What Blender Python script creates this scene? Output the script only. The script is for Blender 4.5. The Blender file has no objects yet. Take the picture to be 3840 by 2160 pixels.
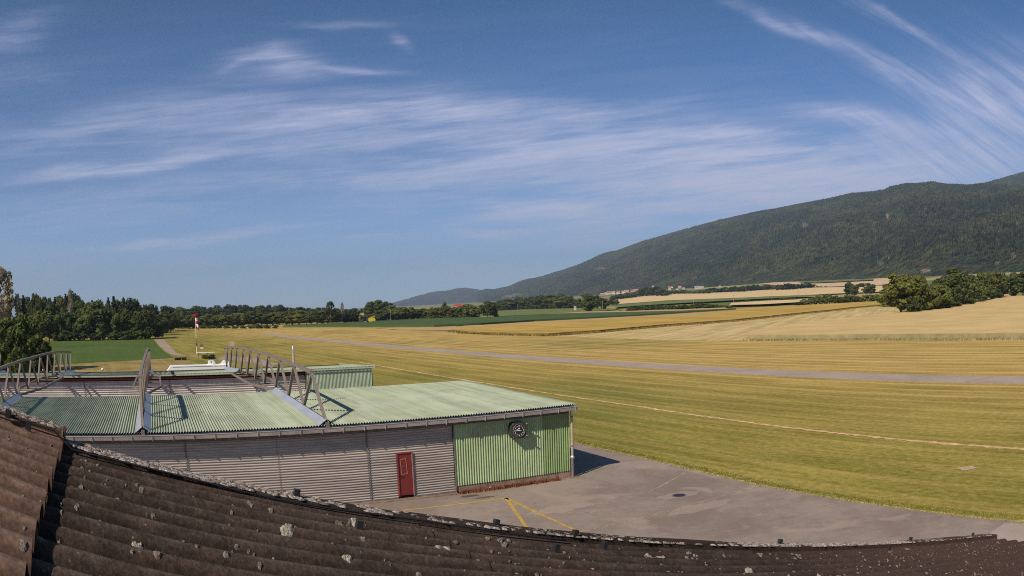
import bpy, bmesh, math, random
import numpy as np
from mathutils import Vector, Matrix, noise
from mathutils.geometry import delaunay_2d_cdt
random.seed(7); RNG = np.random.default_rng(7)
S = bpy.context.scene
COL = S.collection
PI = math.pi
# ------------------------------------------------------------------ camera (wide webcam lens with barrel distortion)
H = 8.6
F, K, PITCH, ROLL = 3000.0, -0.155062, 0.01965664, -0.03289565
def rot():
    c, s = math.cos(PITCH), math.sin(PITCH)
    X = np.array([[1, 0, 0], [0, c, -s], [0, s, c]])
    c, s = math.cos(ROLL), math.sin(ROLL)
    return X @ np.array([[c, -s, 0], [s, c, 0], [0, 0, 1]])
RM = rot()
cd = bpy.data.cameras.new('camera'); cam = bpy.data.objects.new('camera', cd); COL.objects.link(cam)
S.camera = cam
cd.type = 'PANO'; cd.panorama_type = 'FISHEYE_LENS_POLYNOMIAL'; cd.sensor_width = 36; cd.fisheye_fov = PI
for i, k in enumerate([0., 3.53367746e-02, 8.91095084e-05, -4.05781635e-06, 4.77461866e-07]):
    setattr(cd, 'fisheye_polynomial_k%d' % i, -k)
cd.clip_start = 0.05; cd.clip_end = 30000
cam.matrix_world = Matrix.Translation((0, 0, H)) @ (Matrix(((1, 0, 0), (0, 0, -1), (0, 1, 0))) @ Matrix(RM.tolist())).to_4x4()
S.render.engine = 'CYCLES'
S.view_settings.view_transform = 'Standard'; S.view_settings.look = 'None'
S.view_settings.gamma = 1; S.view_settings.exposure = 0.14
S.cycles.filter_width = 1.05; S.cycles.use_denoising = False; S.cycles.use_adaptive_sampling = False
# ------------------------------------------------------------------ sun
SUN_EL = math.radians(40.3); SAZ = math.radians(36.0 + 180)      # azimuth measured from +Y towards +X
sd = Vector((math.sin(SAZ) * math.cos(SUN_EL), math.cos(SAZ) * math.cos(SUN_EL), math.sin(SUN_EL)))
sl = bpy.data.lights.new('sun', 'SUN'); sl.energy = 4.9; sl.angle = math.radians(0.55); sl.color = (1.0, 0.88, 0.73)
so = bpy.data.objects.new('sun', sl); COL.objects.link(so)
so.rotation_euler = sd.to_track_quat('Z', 'Y').to_euler(); so.location = (0, 0, 60)

# photo pixel (3840 wide) -> direction / azimuth / elevation, used to read positions of real things
def ray(x, y):
    u, v = x - 1920.0, -(y - 1080.0)
    r = math.hypot(u, v) + 1e-9; rr = r / F; th = rr
    for _ in range(20): th = rr / (1 + K * th * th)
    s = math.sin(th)
    w = RM @ np.array([u / r * s, v / r * s, -math.cos(th)])
    return Vector((w[0], -w[2], w[1]))
def azel(x, y):
    d = ray(x, y); return math.degrees(math.atan2(d.x, d.y)), math.degrees(math.asin(d.z))

# ------------------------------------------------------------------ world
W = bpy.data.worlds.new('World'); S.world = W; W.use_nodes = True
class NT:
    def __init__(s, tree):
        s.t = tree; s.n = tree.nodes; s.l = tree.links
    def node(s, typ, **kw):
        n = s.n.new(typ)
        for k, v in kw.items(): setattr(n, k, v)
        return n
    def put(s, sock, v):
        if v is None: return
        if isinstance(v, bpy.types.NodeSocket): s.l.new(v, sock)
        elif isinstance(v, (tuple, list)) and len(v) == 3 and sock.type == 'RGBA': sock.default_value = (*v, 1)
        else: sock.default_value = v
    def m(s, op, a, b=None, c=None, clamp=False):
        n = s.node('ShaderNodeMath', operation=op, use_clamp=clamp)
        for i, v in enumerate((a, b, c)): s.put(n.inputs[i], v)
        return n.outputs[0]
    def mix(s, f, a, b, mode='MIX'):
        n = s.node('ShaderNodeMix', data_type='RGBA', blend_type=mode)
        s.put(n.inputs[0], f); s.put(n.inputs[6], a); s.put(n.inputs[7], b)
        return n.outputs[2]
    def rng(s, v, a, b, c=0., d=1., smooth=True):
        n = s.node('ShaderNodeMapRange'); n.interpolation_type = 'SMOOTHSTEP' if smooth else 'LINEAR'
        for i, q in enumerate((v, a, b, c, d)): s.put(n.inputs[i], q)
        return n.outputs[0]
    def noise(s, vec, sc, det=4, rough=.55, dist=0., out=0):
        n = s.node('ShaderNodeTexNoise'); s.put(n.inputs['Vector'], vec)
        n.inputs['Scale'].default_value = sc; n.inputs['Detail'].default_value = det
        n.inputs['Roughness'].default_value = rough; n.inputs['Distortion'].default_value = dist
        return n.outputs[out]
    def voro(s, vec, sc, feat='F1', rnd=1.0, out='Distance'):
        n = s.node('ShaderNodeTexVoronoi', feature=feat); s.put(n.inputs['Vector'], vec)
        n.inputs['Scale'].default_value = sc; n.inputs['Randomness'].default_value = rnd
        return n.outputs[out]
    def mapping(s, vec, rot=(0, 0, 0), sc=(1, 1, 1), loc=(0, 0, 0)):
        n = s.node('ShaderNodeMapping'); s.put(n.inputs[0], vec)
        n.inputs[1].default_value = loc; n.inputs[2].default_value = rot; n.inputs[3].default_value = sc
        return n.outputs[0]
    def ramp(s, f, stops, interp='LINEAR'):
        n = s.node('ShaderNodeValToRGB'); n.color_ramp.interpolation = interp
        e = n.color_ramp.elements
        while len(e) < len(stops): e.new(0.5)
        for q, (p, c) in zip(e, stops): q.position = p; q.color = (*c, 1)
        s.put(n.inputs[0], f); return n.outputs[0]

w = NT(W.node_tree)
for n in list(w.n): w.n.remove(n)
wo = w.node('ShaderNodeOutputWorld'); bg = w.node('ShaderNodeBackground'); w.l.new(bg.outputs[0], wo.inputs[0])
sky = w.node('ShaderNodeTexSky', sky_type='NISHITA')
sky.sun_disc = False; sky.sun_elevation = SUN_EL; sky.sun_rotation = SAZ
sky.altitude = 450; sky.air_density = 1.0; sky.dust_density = 0.35; sky.ozone_density = 1.6
tc = w.node('ShaderNodeTexCoord').outputs['Generated']
sep = w.node('ShaderNodeSeparateXYZ'); w.l.new(tc, sep.inputs[0])
AZ = w.m('MULTIPLY', w.m('ARCTAN2', sep.outputs[0], sep.outputs[1]), 180 / PI)
EL = w.m('MULTIPLY', w.m('ARCSINE', sep.outputs[2]), 180 / PI)
cv = w.node('ShaderNodeCombineXYZ'); w.put(cv.inputs[0], AZ); w.put(cv.inputs[1], EL)
wb = w.noise(w.mapping(cv.outputs[0], sc=(.06, .16, 1)), 1.0, 4, .55, out=1)       # slow warping of every streak
wsep = w.node('ShaderNodeSeparateXYZ'); w.l.new(wb, wsep.inputs[0])
AZ2 = w.m('ADD', AZ, w.m('MULTIPLY', w.m('SUBTRACT', wsep.outputs[0], .5), 6.0))
EL2 = w.m('ADD', EL, w.m('MULTIPLY', w.m('SUBTRACT', wsep.outputs[1], .5), 3.0))
STREAKS = [  # x1, y1, x2, y2, half width px, strength  (cirrus bands)
    (150, 680, 860, 585, 22, .62), (380, 930, 1110, 865, 17, .62), (0, 520, 1000, 420, 75, .20),
    (800, 410, 2000, 440, 60, .42), (1700, 445, 2500, 400, 40, .30), (1000, 690, 2050, 650, 36, .42),
    (500, 600, 1400, 520, 26, .22), (1450, 775, 2600, 800, 30, .50), (1650, 865, 2050, 885, 18, .45), (1650, 770, 2400, 810, 30, .35), (1180, 900, 1550, 900, 12, .22),
    (2000, 620, 3500, 660, 140, .85), (2500, 700, 3500, 740, 110, .55), (2200, 500, 3000, 500, 30, .42), (2300, 790, 3200, 700, 60, .38),
    (3000, 390, 3560, 480, 34, .52), (2740, 0, 3180, 150, 22, .34), (3120, 130, 3640, 420, 32, .42), (3180, -10, 3560, 200, 18, .30),
    (3520, 180, 3800, 480, 36, .40), (3500, 440, 4100, 440, 150, .75), (2900, 560, 3900, 620, 100, .45), (1500, 780, 2500, 800, 60, .35), (2400, 740, 3300, 700, 60, .45), (500, 480, 2300, 560, 110, .22),
    (-200, 310, 260, 240, 30, .22), (-100, 170, 200, 60, 60, .14), (850, 215, 1250, 235, 50, .30), (1000, 160, 1120, 240, 40, .18), (860, 260, 1000, 200, 14, .2), (60, 800, 1200, 700, 60, .16), (1130, 225, 1500, 270, 13, .28),
    (1440, 115, 1530, 165, 16, .22), (1070, 90, 1430, 78, 12, .15), (1000, 1000, 1200, 1000, 16, .25), (550, 1048, 960, 1055, 14, .22),
    (2000, 900, 2500, 840, 60, .38), (1500, 985, 1800, 1000, 40, .22), (1250, 640, 2300, 560, 30, .30), (700, 470, 1500, 430, 22, .30), (1700, 545, 3000, 590, 30, .40), (1600, 1000, 2100, 1010, 40, .18),
]
acc = None
for (x1, y1, x2, y2, hw, st) in STREAKS:
    a1, e1 = azel(x1, y1); a2, e2 = azel(x2, y2)
    ca, ce = (a1 + a2) / 2, (e1 + e2) / 2; L = math.hypot(a2 - a1, e2 - e1) / 2
    ux, uy = (a2 - a1) / (2 * L), (e2 - e1) / (2 * L)
    wd = hw * 0.0175
    dx = w.m('SUBTRACT', AZ2, ca); dy = w.m('SUBTRACT', EL2, ce)
    p = w.m('MULTIPLY_ADD', dx, ux / L, w.m('MULTIPLY', dy, uy / L))
    q = w.m('MULTIPLY_ADD', dx, -uy / wd, w.m('MULTIPLY', dy, ux / wd))
    g = w.m('ADD', w.m('MULTIPLY', w.m('MULTIPLY', p, p), 1.3), w.m('MULTIPLY', w.m('MULTIPLY', q, q), .7))
    v = w.m('MULTIPLY', w.m('EXPONENT', w.m('MULTIPLY', g, -1.0)), st * 1.45)
    acc = v if acc is None else w.m('ADD', acc, v)
def fibre(deg, sc, det, loc=(0, 0, 0)):      # noise drawn out along a direction given in azimuth / elevation
    return w.noise(w.mapping(w.mapping(cv.outputs[0], rot=(0, 0, math.radians(-deg))), sc=sc, loc=loc), 1.0, det, .64, .35)
fibr = w.rng(w.m('ADD', AZ, w.m('MULTIPLY', w.m('SUBTRACT', EL, 12), .8)), 20, 36, 0, 1)
def blend(a_, b_): return w.m('ADD', w.m('MULTIPLY', a_, w.m('SUBTRACT', 1, fibr)), w.m('MULTIPLY', b_, fibr))
fmix = blend(fibre(3, (.07, .75, 1), 7), fibre(-33, (.07, .75, 1), 7))
ffm = blend(fibre(5, (.22, 3.0, 1), 6, (3, 1, 0)), fibre(-36, (.20, 2.6, 1), 6))
soft = w.noise(w.mapping(cv.outputs[0], sc=(.07, .22, 1), loc=(6, 2, 0)), 1.0, 5, .6)
cl = w.m('MULTIPLY', w.m('MULTIPLY', acc, w.rng(fmix, .30, .68, .30, 1.45)), w.rng(ffm, .30, .70, .70, 1.3))
cl = w.m('MULTIPLY', cl, w.rng(soft, .32, .62, .60, 1.15))
haz = w.m('MULTIPLY', w.rng(fmix, .30, .75, .35, 1.0), w.rng(EL, 24, 1, .03, .24))
cl = w.m('SUBTRACT', 1, w.m('EXPONENT', w.m('MULTIPLY', w.m('ADD', cl, haz), -1.0)))
# grade the physical sky a little towards the camera's steel blue
skc = w.mix(1.0, sky.outputs[0], w.ramp(w.rng(EL, 0, 26, smooth=False), [(0, (.60, .88, 1.45)), (.12, (.48, .72, 1.14)), (.35, (.34, .56, .86)), (.72, (.22, .49, .76)), (1, (.17, .44, .64))]), 'MULTIPLY')
cloudc = w.mix(w.rng(EL, 0, 20), (5.4, 5.8, 7.5), (5.5, 5.7, 7.8))
fin = w.mix(cl, skc, cloudc)
w.put(bg.inputs[0], fin); bg.inputs[1].default_value = 0.095

# ------------------------------------------------------------------ materials
def mat(name, col, rough=.8, metal=0., spec=.3):
    m = bpy.data.materials.new(name); m.use_nodes = True
    t = NT(m.node_tree); b = t.n['Principled BSDF']
    b.inputs['Base Color'].default_value = (*col, 1); b.inputs['Roughness'].default_value = rough
    b.inputs['Metallic'].default_value = metal; b.inputs['Specular IOR Level'].default_value = spec
    m['c'] = list(col); return m, t, b
def varied(name, col, rough=.8, amt=.25, sc=1.0, metal=0., spec=.3, streak=(1, 1, 1), dirt=None, dsc=.6, bump=0., obj=False):
    """a colour with two scales of mottling and optional dirt"""
    m, t, b = mat(name, col, rough, metal, spec)
    tcn = t.node('ShaderNodeTexCoord').outputs['Object']
    v = t.mapping(tcn, sc=streak)
    n1 = t.noise(v, sc, 5, .6); n2 = t.noise(v, sc * 9, 3, .6)
    f = t.m('ADD', t.m('MULTIPLY', n1, .65), t.m('MULTIPLY', n2, .35))
    lo = tuple(c * (1 - amt) for c in col); hi = tuple(min(1, c * (1 + amt)) for c in col)
    c = t.mix(t.rng(f, .35, .65), lo, hi)
    if dirt: c = t.mix(t.rng(t.noise(v, dsc, 6, .65), .52, .72, 0, .8), c, dirt)
    t.put(b.inputs['Base Color'], c)
    if bump:
        bn = t.node('ShaderNodeBump'); bn.inputs['Strength'].default_value = bump; bn.inputs['Distance'].default_value = .02
        t.put(bn.inputs['Height'], n2); t.l.new(bn.outputs[0], b.inputs['Normal'])
    return m
RUND = Vector((.515, -.857, 0)); RUNN = Vector((.857, .515, 0))      # runway direction and its normal
ANG = math.atan2(RUND.y, RUND.x)
def stripes_vec(t, tcn): return t.mapping(tcn, rot=(0, 0, -ANG))      # X along the runway after rotating by -ANG
def grass_mat():
    m, t, b = mat('mown_grass', (.1, .12, .03), .95, spec=.1)
    tcn = t.node('ShaderNodeTexCoord').outputs['Object']
    v = stripes_vec(t, tcn)
    sp = t.node('ShaderNodeSeparateXYZ'); t.l.new(v, sp.inputs[0]); across = sp.outputs[1]   # metres across
    big = t.noise(v, .018, 4, .6); mid = t.noise(t.mapping(v, sc=(.12, .5, 1)), .55, 5, .62)
    fine = t.noise(t.mapping(v, sc=(.75, 1, 1)), 2.6, 7, .80); micro = t.noise(tcn, 15, 4, .8)
    # windrows: noise drawn out along the mowing direction at several widths
    row = t.noise(t.mapping(v, sc=(.016, .75, 1)), 1.0, 6, .74)
    row2 = t.noise(t.mapping(v, sc=(.05, 2.3, 1), loc=(9, 3, 0)), 1.0, 6, .72)
    wv = t.node('ShaderNodeTexWave', wave_type='BANDS', bands_direction='Y'); t.put(wv.inputs['Vector'], t.mapping(v, sc=(.02, 1, 1)))
    wv.inputs['Scale'].default_value = .098; wv.inputs['Distortion'].default_value = 2.2; wv.inputs['Detail'].default_value = 3; wv.inputs['Detail Scale'].default_value = .8
    # dryness grows across the field away from the hangars
    far = t.rng(across, 30, 82, 0, 1)
    base = t.mix(t.rng(t.m('ADD', t.m('MULTIPLY', mid, .6), t.m('MULTIPLY', fine, .4)), .36, .66), (.165, .148, .022), (.310, .256, .056))
    basef = t.mix(t.rng(mid, .3, .7), (.29, .200, .050), (.46, .32, .100))
    c = t.mix(far, base, basef)
    green = t.rng(big, .5, .68, 0, .75)
    c = t.mix(green, c, (.125, .138, .028))
    rows = t.m('MAXIMUM', t.rng(row, .51, .62), t.m('MULTIPLY', t.rng(row2, .52, .64), .85))
    rows = t.m('MAXIMUM', rows, t.m('MULTIPLY', t.rng(wv.outputs[1], .80, .95), t.rng(row, .32, .50)))
    rows = t.m('MULTIPLY', rows, t.rng(across, 40, 84, .22, .85))
    c = t.mix(rows, c, (.58, .405, .145))
    dk = t.m('MULTIPLY', t.rng(row2, .44, .34), t.rng(across, 40, 84, .12, .5))
    c = t.mix(dk, c, (.09, .095, .024))
    c = t.mix(1.0, c, t.ramp(t.m('ADD', t.m('MULTIPLY', fine, .5), t.m('MULTIPLY', micro, .5)), [(.36, (.50, .56, .45)), (.5, (1, 1, 1)), (.64, (1.5, 1.38, 1.45))]), 'MULTIPLY')
    # distance: open farmland beyond the airfield is green
    ln = t.node('ShaderNodeVectorMath', operation='LENGTH'); t.l.new(tcn, ln.inputs[0])
    c = t.mix(t.rng(ln.outputs[1] if len(ln.outputs) > 1 else ln.outputs[0], 420, 600), c, t.mix(t.rng(t.noise(tcn, .004, 3), .45, .55), (.12, .15, .045), (.34, .28, .12)))
    t.put(b.inputs['Base Color'], c)
    bn = t.node('ShaderNodeBump'); bn.inputs['Strength'].default_value = .5; bn.inputs['Distance'].default_value = .05
    t.put(bn.inputs['Height'], t.m('ADD', fine, micro)); t.l.new(bn.outputs[0], b.inputs['Normal'])
    return m
def crop_mat(name, lo, hi, dark=None, rowsc=(.02, .9, 1), sc=1.0, rowrot=ANG, streak=.5, rough=.95, patch=None):
    m, t, b = mat(name, lo, rough, spec=.08)
    tcn = t.node('ShaderNodeTexCoord').outputs['Object']
    v = t.mapping(t.mapping(tcn, rot=(0, 0, -rowrot)), sc=rowsc)
    r = t.noise(v, 1.0, 5, .65); g = t.noise(tcn, .05 * sc, 4, .6); f = t.noise(tcn, 1.1 * sc, 4, .7)
    q = t.m('ADD', t.m('MULTIPLY', r, streak), t.m('ADD', t.m('MULTIPLY', g, .7 - streak / 2), t.m('MULTIPLY', f, .3 - streak / 2)))
    c = t.mix(t.rng(q, .36, .64), lo, hi)
    if dark: c = t.mix(t.rng(t.noise(v, 2.3, 5, .7), .58, .72, 0, .7), c, dark)
    if patch: c = t.mix(t.rng(t.noise(t.mapping(tcn, sc=(1, .5, 1)), .045, 3, .5), .66, .72, 0, .8), c, patch)
    t.put(b.inputs['Base Color'], c); return m
def asphalt_mat(name, lo, hi, pale):
    m, t, b = mat(name, lo, .93, spec=.2)
    tcn = t.node('ShaderNodeTexCoord').outputs['Object']
    n1 = t.noise(tcn, .22, 6, .62, .4); n2 = t.noise(tcn, 2.4, 5, .7); n3 = t.noise(tcn, 34, 3, .7)
    c = t.mix(t.rng(t.m('ADD', t.m('MULTIPLY', n1, .7), t.m('MULTIPLY', n2, .3)), .38, .62), lo, hi)
    c = t.mix(t.rng(t.noise(t.mapping(tcn, loc=(7, 2, 0)), .35, 4, .5, 1.0), .56, .68, 0, .65), c, pale)
    c = t.mix(t.rng(n2, .62, .75, 0, .5), c, tuple(x * 1.5 for x in pale))
    c = t.mix(1.0, c, t.ramp(n3, [(.35, (.80, .80, .80)), (.65, (1.2, 1.2, 1.2))]), 'MULTIPLY')
    t.put(b.inputs['Base Color'], c)
    bn = t.node('ShaderNodeBump'); bn.inputs['Strength'].default_value = .3; bn.inputs['Distance'].default_value = .01
    t.put(bn.inputs['Height'], n3); t.l.new(bn.outputs[0], b.inputs['Normal']); return m
def leaf_mat(name, lo, hi, warm=None):
    m, t, b = mat(name, lo, .75, spec=.15)
    tcn = t.node('ShaderNodeTexCoord').outputs['Object']
    inf = t.node('ShaderNodeObjectInfo')
    n1 = t.noise(tcn, 6, 3, .6)
    c = t.mix(t.rng(n1, .3, .7), lo, hi)
    c = t.mix(t.m('MULTIPLY', inf.outputs['Random'], .4), c, warm or tuple(x * 1.25 for x in hi))
    hs = t.node('ShaderNodeHueSaturation'); t.put(hs.inputs['Color'], c)
    t.put(hs.inputs['Value'], t.rng(t.m('FRACT', t.m('MULTIPLY', inf.outputs['Random'], 7.31)), 0, 1, .72, 1.25, False))
    t.put(b.inputs['Base Color'], hs.outputs[0])
    tr = t.node('ShaderNodeBsdfTranslucent'); t.l.new(hs.outputs[0], tr.inputs[0])
    mx = t.node('ShaderNodeMixShader'); mx.inputs[0].default_value = .42
    out = t.n['Material Output']; t.l.new(b.outputs[0], mx.inputs[1]); t.l.new(tr.outputs[0], mx.inputs[2]); t.l.new(mx.outputs[0], out.inputs[0])
    return m
M = {}
M['grass'] = grass_mat()
M['leaf_dark'] = leaf_mat('leaf_dark', (.066, .094, .026), (.125, .155, .042), (.135, .145, .044))
M['leaf_mid'] = leaf_mat('leaf_mid', (.100, .136, .032), (.180, .212, .052), (.195, .195, .055))
M['leaf_warm'] = leaf_mat('leaf_warm', (.125, .150, .032), (.215, .222, .050), (.235, .21, .055))
M['leaf_fir'] = leaf_mat('leaf_fir', (.032, .052, .025), (.062, .084, .038))
M['leaf_birch'] = leaf_mat('leaf_birch', (.20, .18, .12), (.34, .30, .22))
M['bark'] = varied('bark', (.11, .085, .06), .9, .4, 3, bump=.4)
M['bark_pale'] = varied('bark_pale', (.38, .33, .27), .9, .35, 3)
M['roofgreen'] = varied('roofgreen', (.315, .355, .255), .8, .12, .35, spec=.12, dirt=(.225, .245, .165), dsc=.5)
M['wallgreen'] = varied('wallgreen', (.31, .40, .21), .5, .16, .6, spec=.4, dirt=(.24, .25, .15), dsc=1.1)
M['wallgreen2'] = varied('wallgreen2', (.38, .47, .35), .5, .15, .6, spec=.4, dirt=(.34, .38, .28), dsc=.8)
M['greysheet'] = varied('greysheet', (.375, .325, .285), .6, .20, .5, spec=.35, streak=(.25, .25, 2.5), dirt=(.28, .23, .19), dsc=1.2)
def streaked(name, col, stain):
    m, t, b = mat(name, col, .8, spec=.12)
    tcn = t.node('ShaderNodeTexCoord').outputs['Object']; v = t.mapping(tcn, rot=(0, 0, -math.atan2(D1V[1], D1V[0])))
    st = t.noise(t.mapping(v, sc=(2.2, .10, 1)), 1.0, 5, .65); n1 = t.noise(v, .5, 5, .6); sp_ = t.node('ShaderNodeSeparateXYZ'); t.l.new(v, sp_.inputs[0])
    c = t.mix(t.rng(t.m('ADD', t.m('MULTIPLY', st, .6), t.m('MULTIPLY', n1, .4)), .38, .62), tuple(x * .84 for x in col), tuple(x * 1.14 for x in col))
    c = t.mix(t.rng(t.noise(t.mapping(v, sc=(1.2, .3, 1), loc=(4, 4, 0)), 1.0, 6, .7), .52, .72, 0, .75), c, stain)
    pan = t.m('FRACT', t.m('MULTIPLY', t.m('FLOOR', t.m('DIVIDE', sp_.outputs[0], 1.0)), .6180)); c = t.mix(1.0, c, t.ramp(pan, [(0, (.93, .94, .93)), (1, (1.06, 1.05, 1.07))]), 'MULTIPLY')
    t.put(b.inputs['Base Color'], c); return m
D1V = (math.sin(1.11101441), math.cos(1.11101441))
M['roofgreen'] = streaked('roofgreen', (.315, .355, .255), (.25, .235, .17))
M['rearsheet'] = varied('rearsheet', (.56, .50, .46), .55, .12, .5, spec=.35, dirt=(.42, .36, .31), dsc=1.2)
M['gutter'] = varied('gutter', (.37, .31, .27), .5, .2, 1.2, spec=.4, metal=.15)
M['flash'] = varied('flash', (.37, .40, .46), .45, .1, .8, spec=.5, metal=.25)
M['steel'] = varied('steel', (.205, .165, .135), .6, .2, 2.0, dirt=(.12, .09, .07), dsc=2)
M['reddoor'] = varied('reddoor', (.165, .024, .020), .5, .12, 1.5, spec=.4)
M['redbeam'] = varied('redbeam', (.24, .04, .03), .6, .2, 1)
M['pinkline'] = varied('pinkline', (.36, .16, .13), .7, .15, 4)
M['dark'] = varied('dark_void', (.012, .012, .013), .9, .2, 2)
M['concrete'] = varied('concrete', (.25, .17, .12), .95, .3, 2, dirt=(.15, .05, .03), dsc=2.5)
M['pipe'] = varied('pipe', (.40, .33, .27), .55, .15, 2)
M['pipedark'] = varied('pipedark', (.14, .12, .115), .7, .3, 4, dirt=(.3, .24, .2), dsc=5)
M['zinc'] = varied('zinc', (.55, .56, .55), .4, .1, 3, metal=.6)
M['white'] = varied('white', (.88, .87, .85), .45, .04, 1.5)
M['black'] = varied('black', (.022, .022, .024), .5, .2, 4)
M['casing'] = varied('casing', (.045, .043, .046), .55, .25, 4)
M['brass'] = varied('brass', (.16, .13, .11), .5, .2, 4, metal=.3)
M['asphalt'] = asphalt_mat('asphalt', (.205, .160, .132), (.29, .232, .194), (.35, .27, .215))
M['runway'] = asphalt_mat('runway_asphalt', (.31, .245, .20), (.38, .305, .252), (.41, .335, .28))
M['slab'] = asphalt_mat('slab', (.32, .255, .215), (.37, .30, .255), (.42, .34, .29))
M['gravel'] = asphalt_mat('gravel', (.28, .215, .165), (.36, .28, .215), (.42, .33, .25))
M['yellow'] = varied('yellow_paint', (.46, .295, .065), .8, .2, 3, dirt=(.26, .20, .13), dsc=9)
M['seam'] = varied('seam', (.33, .26, .17), .95, .35, 3, dirt=(.19, .18, .05), dsc=2)
M['straw'] = varied('straw', (.58, .37, .19), .95, .3, 1.5)
M['soil'] = varied('soil', (.42, .29, .19), .95, .3, 3)
# ------------------------------------------------------------------ mesh helpers
ORG = {}
def link(name, verts, faces, m, parent=None, smooth=False, mats=None, fm=None):
    o0 = ORG.get(parent.name, Vector((0, 0, 0))) if parent else Vector((0, 0, 0))
    me = bpy.data.meshes.new(name)
    if isinstance(verts, np.ndarray): vv = (verts - np.array(o0)).tolist()
    else: vv = [(v[0] - o0.x, v[1] - o0.y, v[2] - o0.z) for v in verts]
    if isinstance(faces, np.ndarray): faces = faces.tolist()
    me.from_pydata(vv, [], faces)
    for q in (mats or [m]): me.materials.append(q)
    if fm is not None: me.polygons.foreach_set('material_index', fm)
    if smooth: me.polygons.foreach_set('use_smooth', [True] * len(me.polygons))
    me.update()
    ob = bpy.data.objects.new(name, me); COL.objects.link(ob)
    if parent: ob.parent = parent; ORG[ob.name] = o0
    else: ORG[ob.name] = Vector((0, 0, 0))
    return ob
class MB:
    def __init__(s): s.v = []; s.f = []
    def add(s, vs, fs):
        b = len(s.v); s.v += [tuple(v) for v in vs]; s.f += [tuple(i + b for i in f) for f in fs]; return s
    def hexa(s, p):      # 8 corners: 4 bottom, 4 top
        return s.add(p, [(3, 2, 1, 0), (4, 5, 6, 7), (0, 1, 5, 4), (1, 2, 6, 5), (2, 3, 7, 6), (3, 0, 4, 7)])
    def obox(s, c, ax, ay, az, hx, hy, hz):
        c = Vector(c); P = []
        for z in (-1, 1):
            for (x, y) in ((-1, -1), (1, -1), (1, 1), (-1, 1)): P.append(c + ax * (x * hx) + ay * (y * hy) + az * (z * hz))
        return s.hexa(P)
    def bar(s, a, b, wd, ht=None, up=Vector((0, 0, 1))):
        a, b = Vector(a), Vector(b); d = (b - a).normalized(); ht = ht or wd
        if abs(d.dot(up)) > .99: up = Vector((1, 0, 0))
        x = d.cross(up).normalized(); y = x.cross(d)
        return s.obox((a + b) / 2, x, y, d, wd / 2, ht / 2, (b - a).length / 2)
    def tube(s, pts, r, n=8, caps=True):
        pts = [Vector(p) for p in pts]; rs = r if isinstance(r, (list, tuple)) else [r] * len(pts)
        rings = []; prev = None
        for i, p in enumerate(pts):
            d = (pts[min(i + 1, len(pts) - 1)] - pts[max(i - 1, 0)]).normalized()
            if prev is None:
                u = Vector((0, 0, 1)) if abs(d.z) < .9 else Vector((1, 0, 0))
                x = d.cross(u).normalized()
            else: x = (prev - d * prev.dot(d)).normalized()
            prev = x; y = d.cross(x)
            rings.append([p + (x * math.cos(2 * PI * k / n) + y * math.sin(2 * PI * k / n)) * rs[i] for k in range(n)])
        vs = [v for R_ in rings for v in R_]; fs = []
        for i in range(len(pts) - 1):
            for k in range(n): fs.append((i * n + k, i * n + (k + 1) % n, (i + 1) * n + (k + 1) % n, (i + 1) * n + k))
        if caps: fs.append(tuple(range(n - 1, -1, -1))); fs.append(tuple((len(pts) - 1) * n + k for k in range(n)))
        return s.add(vs, fs)
    def prism(s, poly, off):       # poly: list of Vectors, extruded by vector off
        n = len(poly); off = Vector(off)
        return s.add([Vector(p) for p in poly] + [Vector(p) + off for p in poly],
                     [tuple(range(n - 1, -1, -1)), tuple(range(n, 2 * n))] + [(i, (i + 1) % n, (i + 1) % n + n, i + n) for i in range(n)])
    def build(s, name, m, parent=None, smooth=False): return link(name, s.v, s.f, m, parent, smooth)
def tag(o, label, cat, group=None, kind=None):
    o['label'] = label; o['category'] = cat
    if group: o['group'] = group
    if kind: o['kind'] = kind
    return o
def structure(o): o['kind'] = 'structure'; return o
def thing(name, label, cat, loc=(0, 0, 0), group=None):
    o = bpy.data.objects.new(name, None); COL.objects.link(o); o.location = loc; ORG[o.name] = Vector(loc)
    o.empty_display_size = .2
    return tag(o, label, cat, group)
def plabel(o, s): o['label'] = s; return o
def copytree(o, parent=None):
    c = o.copy(); COL.objects.link(c); c.parent = parent
    for ch in list(o.children): copytree(ch, c)
    return c
ORD = ['first', 'second', 'third', 'fourth', 'fifth', 'sixth', 'seventh', 'eighth', 'ninth', 'tenth', 'eleventh', 'twelfth', 'thirteenth', 'fourteenth', 'fifteenth', 'sixteenth', 'seventeenth', 'eighteenth', 'nineteenth', 'twentieth']
def ordn(i):
    if i < 20: return ORD[i]
    k = i + 1; suf = 'th' if 10 <= k % 100 <= 20 else {1: 'st', 2: 'nd', 3: 'rd'}.get(k % 10, 'th')
    return '%d%s' % (k, suf)

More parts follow.
